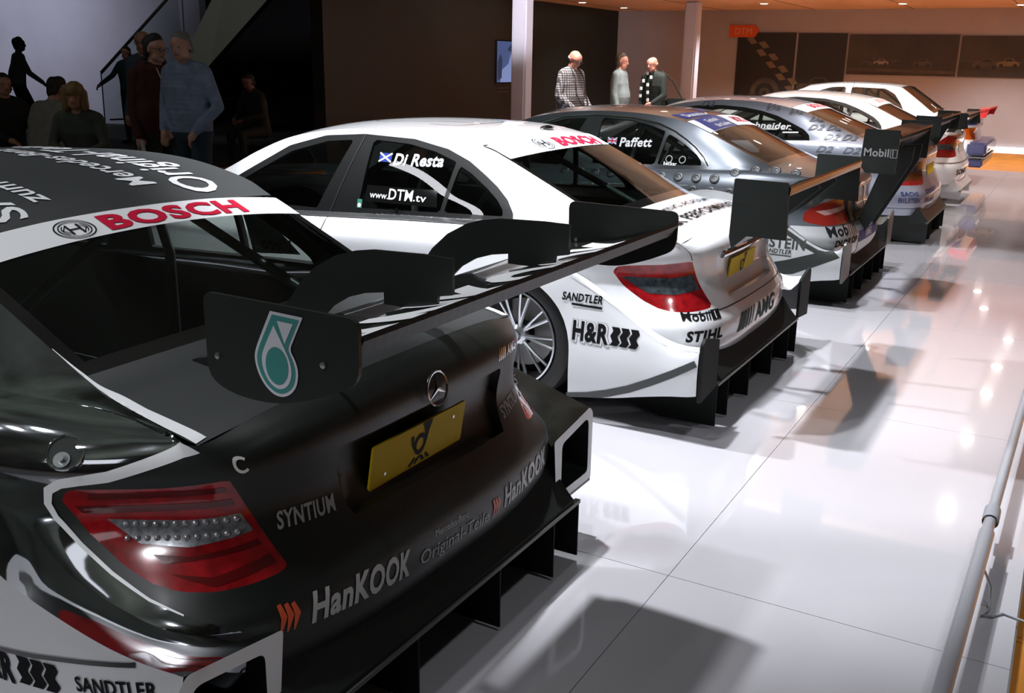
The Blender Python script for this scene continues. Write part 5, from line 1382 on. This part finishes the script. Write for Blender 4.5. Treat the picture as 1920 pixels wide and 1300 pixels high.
def person(label, loc, yaw, mats, h=1.78, pose='stand', head=(0, 0), lean=0.0, larm=None, rarm=None, hair='short', belly=0.0, extra=(), legs=None, bald=False, voxel=.011, sc=1.0, beard=None, glasses=False, seatz=.45):
    """local frame: +y forward, +x to the person's right; arms: (elbow, hand, hand dir) relative to the shoulder"""
    root = empty('person', loc, yaw, label, 'person')
    S_ = h / 1.78
    V = lambda x, y, z: Vector((x, y, z)) * S_
    pr = []
    base = 0.0
    if pose == 'sit': base = seatz - .90 * S_ + .06
    pel = V(0, 0, .95) + Vector((0, 0, base))
    fw = Vector((0, math.sin(lean), math.cos(lean)))
    ch = pel + fw * .36 * S_; nk = pel + fw * .55 * S_ ; 
    T_ = 'shirt'
    wd = .105 * sc
    # torso as a stack of side-by-side capsules
    for k_ in range(13):
        t_ = k_ * .04; w_ = np.interp(t_, [0, .12, .24, .36, .48], [.085, .080, .085, .108, .118]); r_ = np.interp(t_, [0, .12, .24, .36, .48], [.105, .103, .107, .112, .092]) + belly * .6 * math.exp(-((t_ - .16) / .12) ** 2)
        c = pel + fw * t_ * S_ + Vector((0, belly * .45 * math.exp(-((t_ - .16) / .12) ** 2), 0))
        pr.append((c - V(w_ * sc, 0, 0), r_ * sc * S_, c + V(w_ * sc, 0, 0), r_ * sc * S_, 'trousers' if t_ < .04 else T_))
    for sx in (-1, 1): pr.append((nk + V(sx * .06, 0, -.01), .05 * S_, nk + V(sx * .175 * sc, -.005, -.055), .058 * S_, T_))
    # neck and head
    hx, hy = head; hd = Matrix.Rotation(hx, 3, 'Z') @ Matrix.Rotation(hy, 3, 'X')
    nb = nk + V(0, .005, 0); hc = nb + fw * .135 * S_ + hd @ V(0, .02 + abs(hy) * .03, 0)
    pr.append((nb - fw * .03, .058 * S_, nb + fw * .06 * S_, .053 * S_, 'skin'))
    HP = lambda x, y, z: hc + hd @ V(x, y, z)
    pr.append((HP(0, -.020, .035), .079 * S_, HP(0, .018, .038), .074 * S_, 'skin'))
    pr.append((HP(0, .030, -.012), .060 * S_, HP(0, .045, -.060), .040 * S_, 'skin'))
    pr.append((HP(-.028, .03, -.052), .036 * S_, HP(.028, .03, -.052), .036 * S_, 'skin'))
    pr.append((HP(0, .083, .020), .010 * S_, HP(0, .103, -.014), .0135 * S_, 'skin'))
    for sx in (-1, 1):
        pr.append((HP(sx * .074, -.008, .012), .012 * S_, HP(sx * .080, -.014, -.016), .009 * S_, 'skin'))
        pr.append((HP(sx * .018, .076, .040), .012 * S_, HP(sx * .040, .066, .040), .011 * S_, 'skin'))
    # arms
    def arm(sx, a):
        sh = nk + V(sx * .185 * sc, -.005, -.065)
        if a is None: a = ((.03, -.02, -.27), (.05, .05, -.52), (0, .15, -1))
        e, hnd, hdir = [Vector((sx * q[0], q[1], q[2])) for q in a]
        E_ = sh + e * S_; H_ = sh + hnd * S_
        pr.append((sh, .060 * S_, E_, .050 * S_, T_)); pr.append((E_, .050 * S_, E_.lerp(H_, .93), .040 * S_, T_))
        pr.append((E_.lerp(H_, .85), .029 * S_, H_, .025 * S_, 'skin'))
        hand(pr, H_, hdir, sx)
        return H_
    hr = arm(1, rarm); hl = arm(-1, larm)
    # legs
    for sx in (-1, 1):
        hip = pel + V(sx * .095, 0, -.02)
        if pose == 'sit':
            kn = Vector((sx * .13 * S_, .43 * S_, seatz + .07)); an = Vector((sx * .13 * S_, .42 * S_, .10))
        elif legs:
            kn = Vector(legs[0 if sx < 0 else 1][0]); an = Vector(legs[0 if sx < 0 else 1][1])
        else: kn = Vector((sx * .11 * S_, .015, .50 * S_)); an = Vector((sx * .12 * S_, -.02, .10))
        pr.append((hip, .098 * S_, kn, .066 * S_, 'trousers')); pr.append((kn, .066 * S_, an, .050 * S_, 'trousers'))
        fd = Vector((sx * .15, 1, 0)).normalized()
        pr.append((an + Vector((0, -.02, -.055)), .045, an + fd * .15 + Vector((0, 0, -.065)), .036, 'shoe'))
    tags = [p[4] for p in pr]
    body = remesh('body', pr, mats, tags, root, voxel)
    # hair
    hm = mats.get('hair')
    if hm and hair != 'none':
        hp = []
        if hair == 'short': hp = [(HP(0, -.032, .050), .081 * S_, HP(0, -.004, .064), .072 * S_, 'hair'), (HP(-.06, -.03, .02), .03 * S_, HP(-.06, -.05, -.03), .022 * S_, 'hair'), (HP(.06, -.03, .02), .03 * S_, HP(.06, -.05, -.03), .022 * S_, 'hair'), (HP(0, -.06, .03), .05 * S_, HP(0, -.055, -.03), .042 * S_, 'hair')]
        if hair == 'thick': hp = [(HP(0, -.035, .056), .087 * S_, HP(0, -.010, .080), .070 * S_, 'hair'), (HP(-.055, -.042, .03), .034 * S_, HP(-.055, -.055, -.03), .026 * S_, 'hair'), (HP(.055, -.042, .03), .034 * S_, HP(.055, -.055, -.03), .026 * S_, 'hair'), (HP(0, -.06, .03), .06 * S_, HP(0, -.055, -.04), .045 * S_, 'hair')]
        if hair == 'fringe': hp = [(HP(-.066, -.02, .016), .015 * S_, HP(-.050, -.060, -.008), .018 * S_, 'hair'), (HP(.066, -.02, .016), .015 * S_, HP(.050, -.060, -.008), .018 * S_, 'hair'), (HP(-.035, -.074, .005), .020 * S_, HP(.035, -.074, .005), .020 * S_, 'hair')]
        if hair == 'bob': hp = [(HP(0, -.030, .062), .094 * S_, HP(0, .022, .072), .082 * S_, 'hair'), (HP(-.072, -.01, .04), .048 * S_, HP(-.085, .005, -.085), .040 * S_, 'hair'), (HP(.072, -.01, .04), .048 * S_, HP(.085, .005, -.085), .040 * S_, 'hair'), (HP(0, -.07, .02), .075 * S_, HP(0, -.07, -.10), .060 * S_, 'hair')]
        remesh('hair', hp, mats, ['hair'] * len(hp), root, .009, 2)
    dk = mat('eye_dark', (.02, .015, .012), .3)
    bm = bmesh.new()
    for sx in (-1, 1): bmesh.ops.create_icosphere(bm, subdivisions=1, radius=.0095 * S_, matrix=Matrix.Translation(HP(sx * .031, .076, .022)))
    bm_obj('eyes', bm, dk, root)['kind'] = 'stuff'
    bm = bmesh.new(); tube_bm(bm, [HP(-.024, .075, -.040), HP(0, .088, -.042), HP(.024, .075, -.040)], .0045, 6); bm_obj('mouth', bm, mat('lip', (.22, .07, .055), .5), root)
    if hair not in ('none',) or bald:
        for sx in (-1, 1):
            pass
    if glasses:
        bm = bmesh.new()
        for sx in (-1, 1):
            pts = [HP(sx * .033 + .024 * math.cos(a), .092, .020 + .018 * math.sin(a)) for a in [2 * PI * k / 12 for k in range(13)]]
            tube_bm(bm, pts, .0022, 5); tube_bm(bm, [HP(sx * .057, .090, .024), HP(sx * .082, .0, .022)], .0022, 5)
        tube_bm(bm, [HP(-.010, .094, .024), HP(.010, .094, .024)], .0022, 5); bm_obj('glasses', bm, mat('glasses_dark', (.01, .01, .01), .3), root)
    if beard: remesh('beard', [(HP(-.024, .050, -.068), .022 * S_, HP(.024, .050, -.068), .022 * S_, 'b'), (HP(0, .060, -.072), .026 * S_, HP(0, .064, -.078), .020 * S_, 'b'), (HP(-.02, .088, -.028), .006, HP(.02, .088, -.028), .006, 'b')], {'b': beard}, ['b'] * 3, root, .008, 1)
    return root, dict(HP=HP, hr=hr, hl=hl, nk=nk, pel=pel, S=S_, fw=fw)
def cloth(name, c=(.1, .1, .1), noise=.12): return mat(name, c, .85, noise=noise, nscale=14, bump=.3, bscale=30)
SK = mat('skin', (.42, .22, .15), .5, noise=.1, nscale=12); SKR = mat('skin_ruddy', (.50, .20, .14), .5, noise=.12, nscale=12)
SHO = mat('shoe_black', (.012, .012, .012), .4)
def checks():
    M = cloth('check_shirt', (.5, .5, .5)); nt = M.node_tree; b = nt.nodes['Principled BSDF']
    tc = nt.nodes.new('ShaderNodeTexCoord'); parts = []
    for ax in ('X', 'Z'):
        wv = nt.nodes.new('ShaderNodeTexWave'); wv.wave_type = 'BANDS'; wv.bands_direction = ax; wv.inputs['Scale'].default_value = 11.0
        nt.links.new(tc.outputs['Object'], wv.inputs['Vector']); parts.append(wv)
    mn = nt.nodes.new('ShaderNodeMath'); mn.operation = 'MULTIPLY'; nt.links.new(parts[0].outputs['Fac'], mn.inputs[0]); nt.links.new(parts[1].outputs['Fac'], mn.inputs[1])
    rp = nt.nodes.new('ShaderNodeMix'); rp.data_type = 'RGBA'; rp.inputs[6].default_value = (.07, .06, .07, 1); rp.inputs[7].default_value = (.46, .43, .42, 1)
    st = nt.nodes.new('ShaderNodeMapRange'); st.inputs[1].default_value = .15; st.inputs[2].default_value = .45; nt.links.new(mn.outputs[0], st.inputs[0]); nt.links.new(st.outputs[0], rp.inputs[0])
    nt.links.new(rp.outputs[2], b.inputs['Base Color']); return M
def yaw_to(dx, dy): return math.atan2(-dx, dy)     # local +y looks along (dx, dy)
RX, RY = .494, -.869      # image right on the ground
FX, FY = .872, .489       # away from the camera
def look(r, f):            # facing given as right and away amounts
    return yaw_to(RX * r + FX * f, RY * r + FY * f)
PZ = 0.0
base = dict(skin=SK, shoe=SHO, hair=mat('hair_dark', (.012, .010, .008), .7))
def M_(**k): d = dict(base); d.update(k); return d
gry = mat('hair_grey', (.16, .15, .14), .7)
# right-hand group
r1, q = person('standing bald man in a check shirt looking down at a camera in his hands', (11.75, 5.84, PZ), look(.75, -.66), M_(skin=SKR, shirt=checks(), trousers=cloth('trousers_dark', (.012, .016, .016)), hair=mat('hair_white', (.5, .47, .44), .7)),
      1.76, head=(-.15, -.62), lean=.10, rarm=((.07, .0, -.27), (-.02, .20, -.43), (-.5, .7, -.25)), larm=((.07, .0, -.27), (-.02, .20, -.43), (-.5, .7, -.25)), hair='fringe', belly=.05, beard=mat('hair_white'), glasses=True)
S1 = q; hm_ = (q['hr'] + q['hl']) / 2 + Vector((0, .08, -.03))
tube('camera_strap', [hm_ + Vector((.05, 0, 0)), q['nk'] + Vector((.10, .165, -.30)), q['nk'] + Vector((.085, .13, -.10)), q['nk'] + Vector((.07, .03, .035)), q['nk'] + Vector((0, -.06, .05)), q['nk'] + Vector((-.07, .03, .035)), q['nk'] + Vector((-.085, .13, -.10)), q['nk'] + Vector((-.10, .165, -.30)), hm_ + Vector((-.05, 0, 0))], .0075, BLK, r1, 6)
e = empty('compact_camera', tuple(Vector(r1.location) + Matrix.Rotation(r1.rotation_euler.z, 3, 'Z') @ hm_), r1.rotation_euler.z, 'small black camera held at the waist by the man in the check shirt', 'camera')
bm = bmesh.new(); box(bm, -.055, .055, -.02, .02, -.035, .035, .006); bm_obj('camera_body', bm, BLK, e, True); lathe('lens', [(0, .05), (.02, .05), (.024, .02), (.024, .0)], BLKGLOSS, e, 16, 'Y')
person('standing man in an open pale grey jacket with brown hair, facing right', (14.22, 6.20, PZ), look(.93, -.36), M_(skin=SKR, shirt=cloth('grey_jacket', (.20, .23, .23)), trousers=cloth('trousers_navy', (.015, .02, .03)), hair=mat('hair_brown', (.07, .045, .03), .7)),
      1.72, head=(.0, -.10), hair='thick', belly=.05, sc=1.05, beard=None, voxel=.013)
r3, q = person('standing bald man in a dark jacket with a checkered scarf and shoulder bag', (14.58, 5.75, PZ), look(-.80, -.6), M_(skin=SKR, shirt=cloth('black_jacket', (.008, .012, .009)), trousers=cloth('trousers_dark'), hair=mat('hair_white')),
      1.70, head=(.1, -.28), lean=.12, hair='fringe', sc=1.08, larm=((.07, .02, -.27), (-.02, .20, -.40), (-.6, .6, -.1)), voxel=.013)
sf = MATS['black_satin']
for k in range(8):
    z_ = q['nk'].z + .02 - k * .055
    for sx in (-1, 1): 
        x_ = q['nk'].x + sx * (.055 + .004 * k); y_ = q['nk'].y + .075 + .035 * min(k, 3) + .0
        boxobj('scarf_check', x_ - .022, x_ + .022, y_ - .008, y_ + .012, z_ - .05, z_, WHITE if (k + (sx > 0)) % 2 else BLK, r3, .004)
e = empty('shoulder_bag', (14.58 + .20, 5.75 - .26, .96), 0, 'black shoulder bag hanging at the side of the man with the scarf', 'bag')
bm = bmesh.new(); box(bm, -.10, .10, -.16, .16, -.16, .10, .03); bm_obj('bag_body', bm, BLK, e, True); tube('bag_strap', [(-.02, -.10, .1), (-.06, .05, .36), (-.10, .22, .50)], .012, BLK, e, 6)
# left-hand group
r4, q = person('standing grey-haired man in a pale blue shirt and jeans, hands at his waist', (6.00, 6.47, PZ), look(-.42, -.9), M_(shirt=cloth('blue_shirt', (.17, .21, .31), .2), trousers=cloth('jeans', (.018, .035, .05)), hair=gry),
      1.77, head=(.10, -.22), lean=.03, hair='short', belly=.02, rarm=((.09, -.03, -.27), (-.03, .13, -.47), (-.4, .4, -.8)), larm=((.09, -.03, -.27), (-.03, .13, -.47), (-.4, .4, -.8)), sc=1.06)
tube('shirt_placket', [q['nk'] + Vector((0, .085, -.06)), q['nk'] + Vector((0, .112, -.25)), q['nk'] + Vector((0, .100, -.50))], .005, cloth('shirt_pale', (.30, .33, .42)), r4, 6)
r5, q = person('standing man in a dark red hooded sweatshirt and glasses, turned to the right', (6.23, 7.12, -.055), look(.86, -.5), M_(shirt=cloth('red_hoodie', (.045, .004, .004)), trousers=cloth('trousers_dark')),
      1.80, head=(.12, -.12), hair='thick', belly=.06, sc=1.12, glasses=True)
for sx in (-1, 1): tube('hood_cord', [q['nk'] + Vector((sx * .05, .085, -.01)), q['nk'] + Vector((sx * .04, .135, -.12)), q['nk'] + Vector((sx * .05, .155, -.24))], .006, mat('cord_cream', (.45, .40, .30), .7), r5, 6)
for sx in (-1, 1): tube('hood', [q['nk'] + Vector((sx * .10, .02, .01)), q['nk'] + Vector((sx * .07, -.08, .03)), q['nk'] + Vector((0, -.11, .03))], [.03, .045, .05], MATS['red_hoodie'], r5, 10)
hw = Matrix.Rotation(r5.rotation_euler.z, 3, 'Z') @ (q['hr'] + Vector((0, .03, -.09))) + Vector(r5.location)
e = empty('rolled_paper', tuple(hw), 0, 'rolled white paper held low by the man in the dark red hoodie', 'paper'); tube('paper_roll', [(0, 0, .07), (.01, -.02, -.10)], .016, mat('paper_white', (.5, .48, .45), .7), e, 12)
person('standing bald man behind the man in the dark red hoodie, mostly hidden', (7.72, 8.95, -.055), look(-.3, -.95), M_(shirt=cloth('blue_grey_shirt', (.06, .08, .11)), trousers=cloth('trousers_dark'), hair=gry), 1.90, head=(.3, -.25), hair='fringe', voxel=.014, glasses=True)
person('small distant man in a grey-blue jumper reaching down from the glass staircase', (12.72, 15.22, -.02), look(-.30, -.95), M_(shirt=cloth('teal_jumper', (.035, .06, .07)), trousers=cloth('trousers_dark')), 1.74, head=(.1, -.1), hair='short', rarm=((.16, .02, -.20), (.36, .12, -.36), (.7, .3, -.6)), voxel=.014)
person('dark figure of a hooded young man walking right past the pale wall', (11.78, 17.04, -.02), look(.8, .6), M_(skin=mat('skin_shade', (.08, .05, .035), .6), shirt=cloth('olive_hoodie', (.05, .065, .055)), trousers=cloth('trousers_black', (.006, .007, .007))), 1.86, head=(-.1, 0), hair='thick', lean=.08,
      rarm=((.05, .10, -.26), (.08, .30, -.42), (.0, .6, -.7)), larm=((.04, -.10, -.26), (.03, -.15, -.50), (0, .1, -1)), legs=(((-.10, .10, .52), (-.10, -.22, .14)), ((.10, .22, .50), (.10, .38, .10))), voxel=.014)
BZ = .405
DR = mat('seat_dark_red', (.03, .006, .005), .7)
seat_cube(6.10, 8.12, look(.05, -1.0), 'low dark seat cube under the blonde woman', DR)
seat_cube(6.32, 8.86, look(.35, .94), 'low dark seat cube under the man in the pale jacket', DR)
seat_cube(6.58, 9.80, look(.8, -.6), 'low dark seat cube under the man in the black suit', DR)
seat_cube(10.82, 10.28, look(-.6, -.8), 'low black seat cube under the reading man in the dark corner', BLK)
person('seated man in a black suit with a white collar at the left edge', (6.58, 9.80, -.055), look(.8, -.6), M_(shirt=cloth('black_suit', (.006, .007, .007)), trousers=cloth('trousers_black'), hair=mat('hair_dark')), 1.76, pose='sit', hair='short', head=(-.1, -.1), seatz=.50, voxel=.014, larm=((.05, .10, -.25), (-.03, .33, -.34), (-.4, .8, -.2)), rarm=((.05, .10, -.25), (-.03, .33, -.34), (-.4, .8, -.2)))
person('seated man seen from behind in a pale jacket with dark hair', (6.32, 8.86, -.055), look(.35, .94), M_(shirt=cloth('pale_jacket', (.22, .20, .18)), trousers=cloth('trousers_black'), hair=mat('hair_dark')), 1.78, pose='sit', hair='thick', head=(-.35, -.35), lean=.30, seatz=.50, sc=1.1, voxel=.014, larm=((.05, .10, -.25), (-.03, .33, -.34), (-.4, .8, -.2)), rarm=((.05, .10, -.25), (-.03, .33, -.34), (-.4, .8, -.2)))
person('seated blonde woman in a grey-green jumper with hands folded on her lap', (6.10, 7.95, -.055), look(.05, -1.0), M_(shirt=cloth('sage_jumper', (.055, .065, .05)), trousers=cloth('trousers_black'), hair=mat('hair_blonde', (.20, .12, .035), .6)), 1.68, pose='sit', hair='bob', head=(.1, -.15), lean=.22, seatz=.50, voxel=.013, sc=.96, larm=((.07, .05, -.25), (-.10, .26, -.33), (-.8, .4, -.2)), rarm=((.07, .05, -.25), (-.10, .26, -.33), (-.8, .4, -.2)))
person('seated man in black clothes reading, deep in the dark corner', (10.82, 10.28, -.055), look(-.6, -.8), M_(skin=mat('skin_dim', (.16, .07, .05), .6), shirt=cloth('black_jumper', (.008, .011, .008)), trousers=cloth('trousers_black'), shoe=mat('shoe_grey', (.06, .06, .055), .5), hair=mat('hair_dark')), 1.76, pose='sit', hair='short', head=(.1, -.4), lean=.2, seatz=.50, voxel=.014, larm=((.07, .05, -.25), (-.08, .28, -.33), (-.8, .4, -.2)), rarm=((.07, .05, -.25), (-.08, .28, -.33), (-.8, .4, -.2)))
#END
